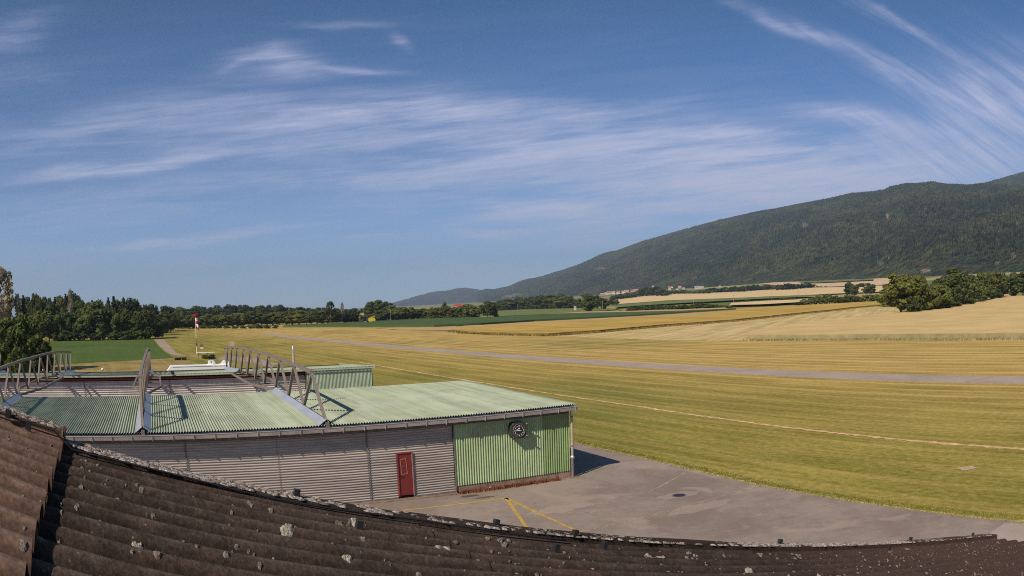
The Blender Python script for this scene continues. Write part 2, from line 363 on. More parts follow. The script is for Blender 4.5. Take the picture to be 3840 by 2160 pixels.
# ------------------------------------------------------------------ terrain height
# columns: photo x, foot y, foot distance
FOOT = [(1300, 1157, 9000), (1480, 1150, 8200), (1900, 1128, 4600), (2250, 1104, 3300), (2500, 1086, 2700), (2850, 1064, 2150), (3270, 1046, 1750), (3600, 1030, 1500), (3840, 1020, 1350), (4100, 1010, 1300)]
fa = []; fr = []; fz = []
for x, y, r in FOOT:
    a, e = azel(x, y); fa.append(a); fr.append(r); fz.append(H + r * math.tan(math.radians(e)))
fa, fr, fz = np.array(fa), np.array(fr), np.array(fz)
R0A = np.array([-60, -8, 5, 12, 25, 33, 60]); R0V = np.array([3000, 1500, 480, 420, 360, 420, 480])
def zt(x, y):
    x = np.asarray(x, float); y = np.asarray(y, float)
    a = np.degrees(np.arctan2(x, y)); r = np.hypot(x, y)
    df = np.interp(a, fa, fr); zf = np.interp(a, fa, fz, left=0.0); r0 = np.interp(a, R0A, R0V)
    t = np.clip((r - r0) / np.maximum(df - r0, 1), 0, 1.15)
    z = zf * (t ** 1.35)
    rt = np.clip((np.abs(a) - 60) / 30, 0, 1)
    return z * (1 - rt)
def ground(px, py, dz=0.0):
    """where the sight line of a photo pixel meets the terrain"""
    d = ray(px, py); hz = math.hypot(d.x, d.y); r = 5.0; prev = r
    while r < 9000:
        x, y = d.x / hz * r, d.y / hz * r
        if H + d.z / hz * r <= float(zt(x, y)) + dz:
            lo, hi = prev, r
            for _ in range(25):
                m_ = (lo + hi) / 2; x, y = d.x / hz * m_, d.y / hz * m_
                if H + d.z / hz * m_ <= float(zt(x, y)) + dz: hi = m_
                else: lo = m_
            return Vector((d.x / hz * hi, d.y / hz * hi, float(zt(d.x / hz * hi, d.y / hz * hi))))
        prev = r; r *= 1.01
    x, y = d.x / hz * 2600, d.y / hz * 2600
    return Vector((x, y, float(zt(x, y))))
def at_dist(px, py, r):      # point on the terrain below the pixel column at a distance
    d = ray(px, py); hz = math.hypot(d.x, d.y); x, y = d.x / hz * r, d.y / hz * r
    return Vector((x, y, float(zt(x, y))))
def height_at(base, px, py):
    d = ray(px, py); return H + d.z / math.hypot(d.x, d.y) * math.hypot(base.x, base.y)
# ground sheet
az_ = np.radians(np.concatenate([np.arange(-180, -52, 4.), np.arange(-52, 52, .5), np.arange(52, 180, 4.)]))
rr_ = np.concatenate([[2.0], np.geomspace(6, 12500, 120)])
vx = [(0, 0, 0)]; A_, R_ = np.meshgrid(az_, rr_); X_, Y_ = R_ * np.sin(A_), R_ * np.cos(A_); Z_ = zt(X_, Y_)
V_ = np.concatenate([[[0, 0, 0]], np.stack([X_, Y_, Z_], -1).reshape(-1, 3)]); na, nr = len(az_), len(rr_)
fc = []
for j in range(na):
    fc.append((0, 1 + (j + 1) % na, 1 + j))
for i in range(nr - 1):
    for j in range(na):
        a, b = 1 + i * na + j, 1 + i * na + (j + 1) % na; fc.append((a, b, b + na, a + na))
structure(link('ground', V_, fc, M['grass'], smooth=True))

def poly_in(p, P):
    x, y = p; c = False; n = len(P); j = n - 1
    for i in range(n):
        if (P[i][1] > y) != (P[j][1] > y) and x < (P[j][0] - P[i][0]) * (y - P[i][1]) / (P[j][1] - P[i][1] + 1e-12) + P[i][0]: c = not c
        j = i
    return c
def drape(name, P, m, off=.004, step=None, skirt=None, seg=None, jit=0.):
    """sheet following the terrain; P = ground points. skirt = height of the standing crop (adds side faces)"""
    P = [Vector((p[0], p[1])) for p in P]
    dd = sum(p.length for p in P) / len(P); seg = seg or dd * .02
    B = []
    for i, p in enumerate(P):
        q = P[(i + 1) % len(P)]; n = max(1, min(80, int((q - p).length / seg)))
        for k in range(n):
            t = p.lerp(q, k / n)
            if jit and n > 1: t = t + Vector((random.uniform(-jit, jit), random.uniform(-jit, jit)))
            B.append(t)
    pts = list(B); nb = len(B)
    if step:
        xs = [p.x for p in B]; ys = [p.y for p in B]; x = min(xs)
        while x < max(xs):
            y = min(ys)
            while y < max(ys):
                q = (x + random.uniform(-.2, .2) * step, y + random.uniform(-.2, .2) * step)
                if poly_in(q, B): pts.append(Vector(q))
                y += step
            x += step
    r = delaunay_2d_cdt(pts, [(i, (i + 1) % nb) for i in range(nb)], [], 1, 1e-4)
    vs, fs = r[0], r[2]
    h = skirt or 0.0
    V = [(v.x, v.y, float(zt(v.x, v.y)) + off + h) for v in vs]; Fc = [tuple(f) for f in fs]
    if Fc:      # make faces look up
        a, b, c = (Vector(V[i]) for i in Fc[0][:3])
        if (b - a).cross(c - a).z < 0: Fc = [tuple(reversed(f)) for f in Fc]
    fm = [0] * len(Fc)
    mats = [m] if not isinstance(m, (list, tuple)) else list(m)
    if skirt:
        b0 = len(V)
        for p in B: V.append((p.x, p.y, float(zt(p.x, p.y)) + off + h)); V.append((p.x, p.y, float(zt(p.x, p.y)) - .3))
        for i in range(nb):
            j = (i + 1) % nb; Fc.append((b0 + 2 * i, b0 + 2 * j, b0 + 2 * j + 1, b0 + 2 * i + 1)); fm.append(len(mats) - 1)
    return structure(link(name, V, Fc, None, mats=mats, fm=fm))
def G(*pp): return [ground(x, y) for x, y in pp]
# ------------------------------------------------------------------ paved surfaces (flat part: z = 0)
APR = [(-60, 2), (-30, -4), (30, -14), (40, -10), (30, 3), (22.5, 14.2), (18.12, 20.79), (15.79, 24.82), (13.43, 28.88), (10.96, 33.3), (7.67, 40.2), (3.43, 48.0), (1.0, 53), (-8, 60), (-42, 60), (-70, 30)]
drape('apron', APR, M['asphalt'], .004, seg=1.2, jit=.035)
p = [ground(x, y) for x, y in ((3695, 2012), (3768, 1962), (3850, 1964), (3990, 2000), (3990, 2100), (3720, 2100))]
drape('pavement_slab', p, M['slab'], .008)
def strip(name, pts, wd, m, off=.008, jit=0.):
    L_, R2 = [], []
    for i, p_ in enumerate(pts):
        a = Vector(pts[max(i - 1, 0)]).to_2d(); b = Vector(pts[min(i + 1, len(pts) - 1)]).to_2d()
        d = (b - a).normalized(); n = Vector((-d.y, d.x)); q = Vector(p_).to_2d(); k = wd / 2 * (1 + random.uniform(-jit, jit))
        L_.append(q + n * k); R2.append(q - n * k * (1 + random.uniform(-jit, jit)))
    vs = [(v.x, v.y, float(zt(v.x, v.y)) + off) for v in L_ + R2]; n = len(pts)
    fs = [(i + n, i + 1 + n, i + 1, i) for i in range(n - 1)]
    return structure(link(name, vs, fs, m))
def sub(P, n, amp=0):
    P = [Vector(p_) for p_ in P]; out = []
    for i in range(len(P) - 1):
        d = (P[i + 1] - P[i]); nn = Vector((-d.y, d.x, 0)).normalized()
        for k in range(n): out.append(P[i].lerp(P[i + 1], k / n) + nn * random.uniform(-amp, amp))
    return out + [P[-1]]
def cn(c, t): return RUNN * c + RUND * t      # across / along the runway
run = sub([cn(66.95, 60), cn(66.95, -100), cn(66.95, -200), cn(66.9, -290)], 14)
run = [p for p in run]
strip('runway', run, 5.3, M['runway'], .006, .015)
strip('straw_windrow', sub([cn(43.2, -120), Vector((-2.73, 86.07, 0)), Vector((9.92, 62.67, 0)), Vector((17.0, 48.4, 0)), Vector((26.23, 31.14, 0)), Vector((31, 21, 0))], 60, .06), .38, M['straw'], .012, .55)
pathL = [(578, 1273), (600, 1297), (626, 1321), (646, 1330), (700, 1335), (760, 1337), (888, 1338), (960, 1342), (1043, 1364)]
pathR = [(612, 1273), (630, 1290), (662, 1323), (684, 1331), (730, 1338.5), (770, 1343), (888, 1352), (960, 1362), (1010, 1378)]
drape('gravel_path', G(*pathL) + G(*pathR)[::-1], M['gravel'], .006)
# painted lines, seams, patches on the apron
Y0 = ground(1898, 1869)
for a, b in (((1470, 1919), (1900, 1868)), ((1897, 1868), (1990, 2000)), ((1897, 1868), (2215, 2014))):
    strip('painted_line', sub(G(a, b), 12, .004), .15, M['yellow'], .010, .12)
for pp in ([(2130, 2004), (2320, 1962), (2500, 1921), (2640, 1880), (2857, 1821)], [(2193, 1900), (2343, 1875), (2430, 1850), (2586, 1764)], [(1880, 1880), (2060, 1925), (2240, 1921)], [(3171, 1875), (3060, 1905)]):
    strip('asphalt_seam', sub(G(*pp), 14, .03), .075, M['seam'], .009, .6)
def blob(c, rx, ry, n=22, j=.25, ang=0):
    out = []
    for k in range(n):
        a = 2 * PI * k / n; r = 1 + random.uniform(-j, j); x, y = rx * r * math.cos(a), ry * r * math.sin(a)
        out.append((c.x + x * math.cos(ang) - y * math.sin(ang), c.y + x * math.sin(ang) + y * math.cos(ang)))
    return out
pm = asphalt_mat('worn_asphalt', (.28, .22, .18), (.33, .262, .215), (.35, .27, .225))
dm = asphalt_mat('dark_patch', (.10, .06, .045), (.15, .10, .07), (.16, .12, .09))
for x, y, rx, ry, mm in ((2100, 1910, 1.5, .55, pm), (1800, 1963, 1.0, .4, pm), (2620, 1905, 1.6, .5, pm), (2545, 1857, 1.0, .5, pm), (1760, 1861, .45, .16, dm), (1822, 1866, .42, .14, dm), (1640, 1858, .4, .14, pm)):
    g_ = ground(x, y); drape('asphalt_patch', blob(g_, rx, ry, ang=.46), mm, .0075 if mm is pm else .0085)
g_ = ground(3628, 1757); drape('bare_soil_patch', blob(g_, .55, .45), M['soil'], .02)
# manhole: disc and ring
g_ = ground(2547, 1858.5)
mh = thing('manhole_cover', 'round dark iron manhole cover in the grey apron', 'manhole cover', (g_.x, g_.y, 0))
MB().tube([g_ + Vector((0, 0, .002)), g_ + Vector((0, 0, .020))], .27, 24).build('lid', M['black'], mh)
MB().tube([g_ + Vector((0, 0, .001)), g_ + Vector((0, 0, .016))], .33, 24).build('frame', M['pipedark'], mh)
# ------------------------------------------------------------------ fields
fm_green = crop_mat('green_field', (.060, .098, .020), (.090, .130, .030), streak=.3, sc=.6)
fm_crop = crop_mat('dark_crop', (.052, .088, .030), (.080, .115, .038), streak=.3)
fm_mead = crop_mat('meadow', (.115, .150, .045), (.165, .19, .065), streak=.4)
fm_tan = crop_mat('dry_grass', (.36, .25, .11), (.50, .34, .17), dark=(.22, .19, .07), streak=.6)
fm_rape = crop_mat('yellow_crop', (.34, .225, .050), (.53, .355, .095), dark=(.25, .18, .05), streak=.6, rowsc=(.03, .25, 1))
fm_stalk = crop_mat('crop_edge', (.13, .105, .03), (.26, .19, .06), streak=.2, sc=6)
fm_stub = crop_mat('stubble', (.36, .28, .11), (.62, .46, .22), dark=(.23, .21, .065), rowsc=(.012, .35, 1), streak=.6, rowrot=math.radians(62), sc=2.5)
fm_wheat = crop_mat('wheat', (.485, .35, .150), (.61, .44, .20), streak=.2, sc=1.6, dark=(.36, .26, .12), patch=(.33, .235, .11))
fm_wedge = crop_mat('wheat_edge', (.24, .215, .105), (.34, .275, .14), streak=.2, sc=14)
fm_far = crop_mat('far_wheat', (.54, .40, .20), (.66, .48, .26), streak=.4, rowsc=(.004, .05, 1))
fm_pink = crop_mat('far_tilled', (.52, .36, .22), (.62, .44, .28), streak=.3)
drape('green_field', G((195, 1281), (330, 1277), (450, 1273), (573, 1270), (596, 1298), (622, 1322), (641, 1333), (655, 1342), (560, 1348), (400, 1357), (240, 1366), (60, 1372), (60, 1290)), fm_green, .02, seg=4, jit=.15)
drape('dry_verge', G((60, 1373), (240, 1367), (400, 1358), (560, 1349), (655, 1343), (720, 1360), (640, 1390), (300, 1400), (60, 1408)), crop_mat('dry_verge', (.20, .155, .045), (.36, .26, .10), dark=(.14, .13, .035), streak=.4, sc=3), .010, seg=3, jit=.4)
drape('dark_green_field', G((1075, 1225), (1180, 1220), (1300, 1214.5), (1430, 1205.5), (1582, 1198.3), (1720, 1195), (1855, 1192.5), (2006, 1184), (2208, 1176.6), (2400, 1173.6), (2600, 1169.5), (2760, 1161), (2600, 1172), (2309, 1189.5), (2006, 1205), (1804, 1218), (1628, 1226), (1450, 1228), (1300, 1227.5), (1060, 1228)), fm_crop, .35, step=14, skirt=.5)
drape('light_green_field', G((1868, 1189), (1870, 1166.5), (1956, 1160.5), (2183, 1155.4), (2330, 1161), (2260, 1168), (2032, 1180.7)), fm_mead, .6, step=14)
drape('dry_field_strip', G((2032, 1181.5), (2183, 1173), (2380, 1168), (2560, 1165), (2720, 1158), (2730, 1163), (2560, 1170), (2400, 1174), (2208, 1177)), fm_tan, .9, step=18)
drape('dry_verge_strip', G((1628, 1229), (1804, 1219), (2006, 1206), (2309, 1190.5), (2600, 1173), (2760, 1163), (2812, 1158), (2600, 1181), (2309, 1199), (2057, 1213), (1855, 1226), (1734, 1236), (1660, 1240), (1500, 1238), (1400, 1231)), fm_tan, .12, step=14, seg=8)
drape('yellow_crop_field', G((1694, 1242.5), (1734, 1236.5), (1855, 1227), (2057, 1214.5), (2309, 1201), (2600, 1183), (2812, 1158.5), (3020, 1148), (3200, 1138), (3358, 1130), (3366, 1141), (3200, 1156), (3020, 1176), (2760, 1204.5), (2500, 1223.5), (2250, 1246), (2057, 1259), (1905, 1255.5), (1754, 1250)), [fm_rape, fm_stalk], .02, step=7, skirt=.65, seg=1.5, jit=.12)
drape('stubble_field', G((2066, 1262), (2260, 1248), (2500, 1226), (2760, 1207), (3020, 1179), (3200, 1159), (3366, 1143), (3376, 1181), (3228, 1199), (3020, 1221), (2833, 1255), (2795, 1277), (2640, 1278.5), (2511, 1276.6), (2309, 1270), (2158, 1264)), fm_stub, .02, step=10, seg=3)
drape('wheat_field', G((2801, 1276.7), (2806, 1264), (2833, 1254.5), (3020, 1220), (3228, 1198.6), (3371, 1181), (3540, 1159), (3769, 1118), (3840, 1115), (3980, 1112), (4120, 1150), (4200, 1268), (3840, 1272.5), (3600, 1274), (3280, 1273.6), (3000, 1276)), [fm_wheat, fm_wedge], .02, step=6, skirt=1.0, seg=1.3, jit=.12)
drape('far_wheat_field', G((2319, 1144), (2319, 1125), (2417, 1112.5), (2492, 1106), (2634, 1101.5), (2790, 1096.8), (2911, 1087), (2950, 1091), (3056, 1081), (3176, 1079), (3238, 1075), (3330, 1074), (3330, 1098), (3233, 1101), (3020, 1111), (2791, 1120), (2500, 1130)), fm_far, 1.2, step=40)
drape('far_green_strip', G((2319, 1147), (2500, 1132), (2791, 1122), (3020, 1113), (3120, 1113), (2960, 1122), (2790, 1130), (2560, 1142), (2400, 1152), (2300, 1160)), fm_mead, 1.5, step=30)
drape('pale_field_strip', G((2735, 1153), (2744, 1143), (2880, 1135), (3028, 1129), (3040, 1134), (2984, 1143), (2860, 1150)), fm_far, 1.6, step=25)
drape('upper_tilled_field', G((2848, 1066), (2957, 1055), (3100, 1053), (3270, 1048), (3330, 1044), (3420, 1030), (3420, 1060), (3280, 1074), (3046, 1080)), fm_pink, 1.4, step=40)
drape('upper_meadow', G((2990, 1061), (3100, 1057), (3230, 1053), (3275, 1049), (3275, 1056), (3150, 1062), (3050, 1066)), fm_mead, 3.2, step=40)
drape('horizon_field', G((1318, 1172), (1352, 1167), (1480, 1166), (1480, 1172), (1352, 1173)), fm_mead, .5, step=60)
drape('horizon_wheat', G((1328, 1180), (1420, 1177), (1420, 1185), (1324, 1195)), fm_pink, .5, step=40)

def fringe(name, lab, P, hgt, wdt, n, m, spread=.25, closed=False):
    b = MB(); L_ = [(Vector(P[i + 1]).to_2d() - Vector(P[i]).to_2d()).length for i in range(len(P) - 1)]; tot = sum(L_)
    for i in range(n):
        q = random.uniform(0, tot); k = 0
        while k < len(L_) - 1 and q > L_[k]: q -= L_[k]; k += 1
        a, c = Vector(P[k]).to_2d(), Vector(P[k + 1]).to_2d(); p_ = a.lerp(c, min(1, q / L_[k])) + Vector((random.gauss(0, spread), random.gauss(0, spread)))
        z = float(zt(p_.x, p_.y)); c0 = Vector((p_.x, p_.y, z)); an = random.uniform(0, PI); d = Vector((math.cos(an), math.sin(an), 0)) * wdt * random.uniform(.5, 1.2); h_ = hgt * random.uniform(.4, 1.2)
        ln = Vector((random.uniform(-.4, .4) * h_, random.uniform(-.4, .4) * h_, h_)); b.add([c0 - d, c0 + d, c0 + ln + d * .5, c0 + ln - d * .5], [(0, 1, 2, 3)])
    return tag(b.build(name, m), lab, 'grass', kind='stuff')
gt = varied('tuft_dry', (.42, .30, .11), .95, .35, 3, dirt=(.18, .18, .04), dsc=1.5); gg = varied('tuft_green', (.17, .17, .035), .95, .35, 3, dirt=(.34, .26, .09), dsc=1.5)
EDGE = [(22.5, 14.2), (18.12, 20.79), (15.79, 24.82), (13.43, 28.88), (10.96, 33.3), (7.67, 40.2), (3.43, 48.0)]
fringe('dry_grass_edge', 'dry tan grass fringe along the edge of the asphalt apron', EDGE, .035, .03, 5000, gt, .05)
fringe('long_grass_edge', 'greener tufts of grass just behind the apron edge', [(x + .25, y + .15) for x, y in EDGE], .045, .04, 7000, gg, .22)
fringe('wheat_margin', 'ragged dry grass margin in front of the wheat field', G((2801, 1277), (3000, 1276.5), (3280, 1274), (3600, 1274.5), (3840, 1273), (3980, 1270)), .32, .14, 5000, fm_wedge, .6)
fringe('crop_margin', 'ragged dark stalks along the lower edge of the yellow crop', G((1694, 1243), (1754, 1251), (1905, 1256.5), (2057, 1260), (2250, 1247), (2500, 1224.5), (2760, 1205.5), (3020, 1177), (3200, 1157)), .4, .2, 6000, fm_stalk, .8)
# ------------------------------------------------------------------ hills
def hill_mat():
    m, t, b = mat('hill_forest', (.03, .045, .015), .95, spec=.03)
    tcn = t.node('ShaderNodeTexCoord').outputs['Object']
    v = t.mapping(tcn, sc=(1, 1, 1.0))
    big = t.noise(v, .0032, 5, .62, .6); mid = t.noise(v, .018, 5, .7); fin = t.voro(v, .055, out='Color')
    s2 = t.node('ShaderNodeSeparateColor'); t.l.new(fin, s2.inputs[0])
    c = t.mix(t.rng(big, .40, .60), (.022, .034, .020), (.056, .062, .026))
    c = t.mix(t.rng(mid, .48, .70, 0, .8), c, (.075, .082, .032))
    c = t.mix(t.rng(t.noise(t.mapping(tcn, loc=(400, 80, 0)), .012, 4, .6), .58, .72, 0, .55), c, (.075, .050, .032))
    c = t.mix(1.0, c, t.ramp(s2.outputs[0], [(0, (.78, .8, .82)), (.5, (1, 1, 1)), (1, (1.28, 1.26, 1.18))]), 'MULTIPLY')
    c = t.mix(t.m('MULTIPLY', t.rng(t.noise(t.mapping(tcn, sc=(1, 1, .18)), .11, 2, .5), .68, .74), t.rng(t.noise(tcn, .009, 3, .5, .5), .56, .64)), c, (.19, .155, .12))
    at = t.node('ShaderNodeAttribute'); at.attribute_name = 'bare'
    c = t.mix(at.outputs['Fac'], c, (.30, .24, .18))
    t.put(b.inputs['Base Color'], c)
    bn = t.node('ShaderNodeBump'); bn.inputs['Strength'].default_value = .9; bn.inputs['Distance'].default_value = 16
    t.put(bn.inputs['Height'], t.m('SUBTRACT', 1, t.voro(v, .055))); t.l.new(bn.outputs[0], b.inputs['Normal'])
    return m
M['hill'] = hill_mat()
from mathutils import kdtree
def vnoise(P, sc, oct_=4):
    out = np.zeros(len(P)); 
    for i, q in enumerate(P): out[i] = noise.fractal(Vector((q[0] * sc, q[1] * sc, q[2] * sc)), 1.0, 2.0, oct_)
    return out
BARE = [(1910, 1110, 22, 5), (1940, 1104, 16, 4), (3330, 967, 8, 4), (3300, 987, 14, 6), (2250, 1007, 20, 3), (3328, 812, 6, 9), (3470, 780, 6, 6), (3020, 843, 12, 8), (3690, 868, 9, 4), (3710, 866, 5, 6), (3740, 985, 12, 5), (3470, 1015, 22, 9), (3800, 960, 12, 9), (3250, 955, 14, 3), (1885, 1118, 6, 2)]
def hill(name, cols, daz, nt, amp, back=1.25, canopy=5.0, foot_drop=15):
    """cols: photo x, foot y, foot distance, ridge y, ridge distance"""
    A1, RF, ZF, A2, RR, ZR = [], [], [], [], [], []
    for x, yf, df, yr, dr in cols:
        a, e = azel(x, yr); a0, e0 = azel(x, yf)
        A1.append(a); RF.append(df); ZF.append(H + df * math.tan(math.radians(e0))); RR.append(dr); ZR.append(H + dr * math.tan(math.radians(e)))
    azs = np.arange(A1[0], A1[-1], daz); n = len(azs)
    ii = lambda v: np.interp(azs, A1, v)
    rf, zf, rr, zr = ii(RF), ii(ZF), ii(RR), ii(ZR)
    k = np.ones(9) / 9
    ts = np.concatenate([np.linspace(0, 1, nt), [1.02, 1.08, back]])
    V = []
    for t_ in ts:
        r = rf + (rr - rf) * t_
        if t_ <= 1: z = zf + (zr - zf) * (t_ ** .95 * (1.12 - .12 * t_ ** 2) if t_ < 1 else 1)
        else: z = zr - (zr - zf) * min(1, ((t_ - 1) / (back - 1))) ** .8 * .6
        if t_ == 0: z = z - foot_drop
        V.append(np.stack([np.radians(azs), r, z], -1))
    V = np.array(V)        # (t, n, 3)
    a, r, z = V[..., 0], V[..., 1], V[..., 2]
    X, Y = r * np.sin(a), r * np.cos(a)
    P = np.stack([X, Y, z * 0], -1).reshape(-1, 3)
    g1 = vnoise(P, 1 / 420., 3).reshape(X.shape); g2 = vnoise(P, 1 / 60., 2).reshape(X.shape)
    tt = ts[:, None] * np.ones(n)[None]
    env = np.clip(tt * 6, 0, 1) * np.clip((1.0 - tt) * 5, 0, 1)
    z2 = z + (g1 * amp + g2 * 7) * env + RNG.uniform(-1, 1, X.shape) * canopy * np.clip(tt * 8, .2, 1) * np.where(tt > 1.01, 0, 1)
    verts = np.stack([X, Y, z2], -1).reshape(-1, 3); nt_ = len(ts)
    I = np.arange(nt_ - 1)[:, None] * n + np.arange(n - 1)[None]
    Fq = np.stack([I, I + 1, I + 1 + n, I + n], -1).reshape(-1, 4)
    o = link(name, verts, Fq, M['hill'], smooth=False)
    bare = np.zeros(len(verts))
    el = np.degrees(np.arctan2(verts[:, 2] - H, np.hypot(verts[:, 0], verts[:, 1]))); azd = np.degrees(np.arctan2(verts[:, 0], verts[:, 1]))
    for x, y, sx, sy in BARE:
        a0, e0 = azel(x, y)
        q = ((azd - a0) / (sx * .0195)) ** 2 + ((el - e0) / (sy * .0195)) ** 2 + RNG.uniform(-.5, .5, len(verts))
        bare = np.maximum(bare, np.where(q < 1, .5, 0))
    at = o.data.attributes.new('bare', 'FLOAT', 'POINT'); at.data.foreach_set('value', bare)
    return structure(o)
SKY_ = [(1474, 1135.6), (1517, 1123), (1585, 1105.7), (1631, 1093.5), (1672, 1090), (1718, 1080.4), (1746, 1078.5), (1808, 1087.5), (1850, 1090), (1900, 1100), (1960, 1120)]
hill('distant_hill', [(x, 1160, 8000, y, 10500) for x, y in [(1380, 1156), (1430, 1148)] + SKY_], .035, 50, 40, canopy=4)
MAIN = [(1790, 1140, 5200, 1094, 8600), (1824, 1140, 5000, 1083, 8500), (1851, 1138, 4800, 1085, 8400), (1879, 1137, 4700, 1079, 8300), (1911, 1135, 4600, 1073, 8100), (1957, 1132, 4400, 1055, 7900), (2087, 1124, 3800, 1021, 7200), (2236, 1108, 3300, 966, 6600),
        (2415, 1095, 2900, 902, 6000), (2609, 1080, 2500, 847, 5500), (2788, 1069, 2250, 805, 5100), (2981, 1060, 2000, 768, 4700), (3124, 1054, 1850, 739.8, 4500), (3193, 1051, 1800, 724, 4400), (3310, 1045, 1700, 715.6, 4200), (3393, 1040, 1620, 701.8, 4050), (3483, 1036, 1560, 690.4, 3900),
        (3586, 1031, 1500, 691.4, 3750), (3631, 1029, 1470, 693.9, 3700), (3676, 1027, 1440, 690.5, 3650), (3760, 1024, 1390, 694, 3600), (3840, 1020, 1350, 700, 3550), (4150, 1005, 1300, 690, 3500)]
hill('mountain', MAIN, .036, 210, 34, canopy=5)
hill('back_ridge', [(3560, 760, 4300, 720, 5400), (3640, 760, 4300, 700, 5400), (3676, 760, 4300, 689, 5400), (3735, 760, 4300, 674, 5400), (3840, 760, 4300, 645, 5400), (4150, 760, 4300, 560, 5400)], .03, 50, 25, canopy=6)
# ------------------------------------------------------------------ hangar frame of reference
Cc = Vector((2.52, 38.08, 0)); HZ = 1.11101441
D1 = Vector((math.sin(HZ), math.cos(HZ), 0)); D2 = Vector((-math.cos(HZ), math.sin(HZ), 0))      # right along the front / backwards
def hp(u, w_, z): return Cc + D1 * u + D2 * w_ + Vector((0, 0, z))
ZV = Vector((0, 0, 1))
def corr(name, m, parent, u0, u1, pitch, amp, fn, vs=(0., 1.), per=6, thick=0, trap=False):
    """corrugated sheet: fn(u, v, offset)"""
    n = max(2, int(round((u1 - u0) / pitch * per))); V = []; Fc = []
    for i in range(n + 1):
        u = u0 + (u1 - u0) * i / n; ph = ((u - u0) / pitch) % 1.0
        if trap: o = amp * max(-1, min(1, 2.2 * math.cos(2 * PI * ph)))
        else: o = amp * math.cos(2 * PI * ph)
        for v in vs: V.append(fn(u, v, o))
    k = len(vs)
    for i in range(n):
        for j in range(k - 1): Fc.append((i * k + j, (i + 1) * k + j, (i + 1) * k + j + 1, i * k + j + 1))
    return link(name, V, Fc, m, parent, smooth=not trap)
hang = thing('hangar', 'long low twin-row hangar with green corrugated roofs, grey sheet walls and steel trusses on top', 'hangar', tuple(hp(-20, 0, 0)))
UL = -50.0
def zf_(w_): return 3.70 + (w_ + .35) * (.15 / 13.55)
def zr_(w_): return 3.56 - (w_ - 33.6) * (.70 / 13.4)
plabel(corr('roof', M['roofgreen'], hang, UL, .12, .125, .030, lambda u, v, o: hp(u, -.42 + v * 13.62, zf_(-.42 + v * 13.62) + .012 + o), np.linspace(0, 1, 9)), 'front roof of pale green corrugated sheet')
plabel(corr('roof', M['roofgreen'], hang, UL, .22, .125, .030, lambda u, v, o: hp(u, 33.45 + v * 13.5, zr_(33.45 + v * 13.5) + o), np.linspace(0, 1, 9)), 'rear roof of pale green corrugated sheet')
# roof structure below the sheets
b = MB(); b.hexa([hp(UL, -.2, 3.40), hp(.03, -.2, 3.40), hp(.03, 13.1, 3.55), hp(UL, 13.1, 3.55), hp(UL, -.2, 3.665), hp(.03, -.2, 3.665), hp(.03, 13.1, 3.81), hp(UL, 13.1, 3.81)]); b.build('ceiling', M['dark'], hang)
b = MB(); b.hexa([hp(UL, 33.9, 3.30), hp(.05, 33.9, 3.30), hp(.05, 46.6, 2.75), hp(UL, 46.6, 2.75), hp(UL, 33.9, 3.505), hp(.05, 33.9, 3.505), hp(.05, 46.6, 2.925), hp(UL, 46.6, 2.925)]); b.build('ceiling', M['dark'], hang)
# verge trims and fascia
MB().bar(hp(.13, -.42, 3.70), hp(.13, 13.2, 3.85), .09, .10).build('verge_trim', M['roofgreen'], hang)
MB().bar(hp(.24, 33.45, 3.56), hp(.24, 46.9, 2.95), .08, .12).build('verge_trim', M['roofgreen'], hang)
MB().bar(hp(UL, 33.42, 3.47), hp(.22, 33.42, 3.47), .03, .13).build('fascia', M['wallgreen2'], hang)
MB().bar(hp(UL, -.32, 3.55), hp(.12, -.32, 3.56), .03, .17).build('fascia', M['gutter'], hang)
# gutter with brackets
gprof = [(-.36, 3.60), (-.36, 3.415), (-.515, 3.415), (-.545, 3.60), (-.53, 3.60), (-.505, 3.43), (-.375, 3.43), (-.375, 3.60)]
gut = MB().prism([hp(UL, a_, b_) for a_, b_ in gprof], D1 * (abs(UL) + .22)).build('gutter', M['gutter'], hang)
MB().tube([hp(UL, -.545, 3.60), hp(.22, -.545, 3.60)], .016, 6).build('rim', M['flash'], gut)
MB().prism([hp(.22, -.54, 3.60), hp(.22, -.36, 3.60), hp(.22, -.36, 3.42), hp(.22, -.52, 3.42)], D1 * .01).build('end_cap', M['gutter'], gut)
u = .10
while u > UL + 1:
    b = MB(); b.bar(hp(u, -.562, 3.62), hp(u, -.535, 3.37), .035, .014, up=D1); b.bar(hp(u, -.535, 3.38), hp(u, -.44, 3.40), .03, .012, up=D1); b.bar(hp(u, -.44, 3.40), hp(u, -.34, 3.44), .03, .012, up=D1)
    b.build('bracket', M['flash'], gut); u -= .945
# front wall: grey panels, lintel, green section
def gw(name, u0, u1, z0, z1, m, w0=0.03, amp=.024, pitch=.115, lab=None):
    o = corr(name, m, hang, 0, z1 - z0, pitch, amp, lambda q, v, o_: hp(u0 + (u1 - u0) * v, w0 - o_, z0 + q), (0., 1.), per=6, trap=False)
    return plabel(o, lab) if lab else o
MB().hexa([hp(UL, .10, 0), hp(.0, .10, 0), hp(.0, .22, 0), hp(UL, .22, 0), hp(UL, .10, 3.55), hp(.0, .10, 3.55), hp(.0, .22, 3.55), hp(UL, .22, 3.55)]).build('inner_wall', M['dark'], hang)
DU0, DU1, DZ0, DZ1 = -8.74, -8.06, .17, 2.16
gw('wall_panel', -18.27 + .02, -10.09, .13, 3.2, M['greysheet'])
gw('wall_panel', -26.4, -18.29, .13, 3.2, M['greysheet'])
gw('wall_panel', -34.6, -26.44, .13, 3.2, M['greysheet'])
gw('wall_panel', UL, -34.64, .13, 3.2, M['greysheet'])
gw('wall_panel', -10.07, DU0 - .03, .13, 3.2, M['greysheet'])
gw('wall_panel', DU1 + .03, -6.03, .13, 3.2, M['greysheet'])
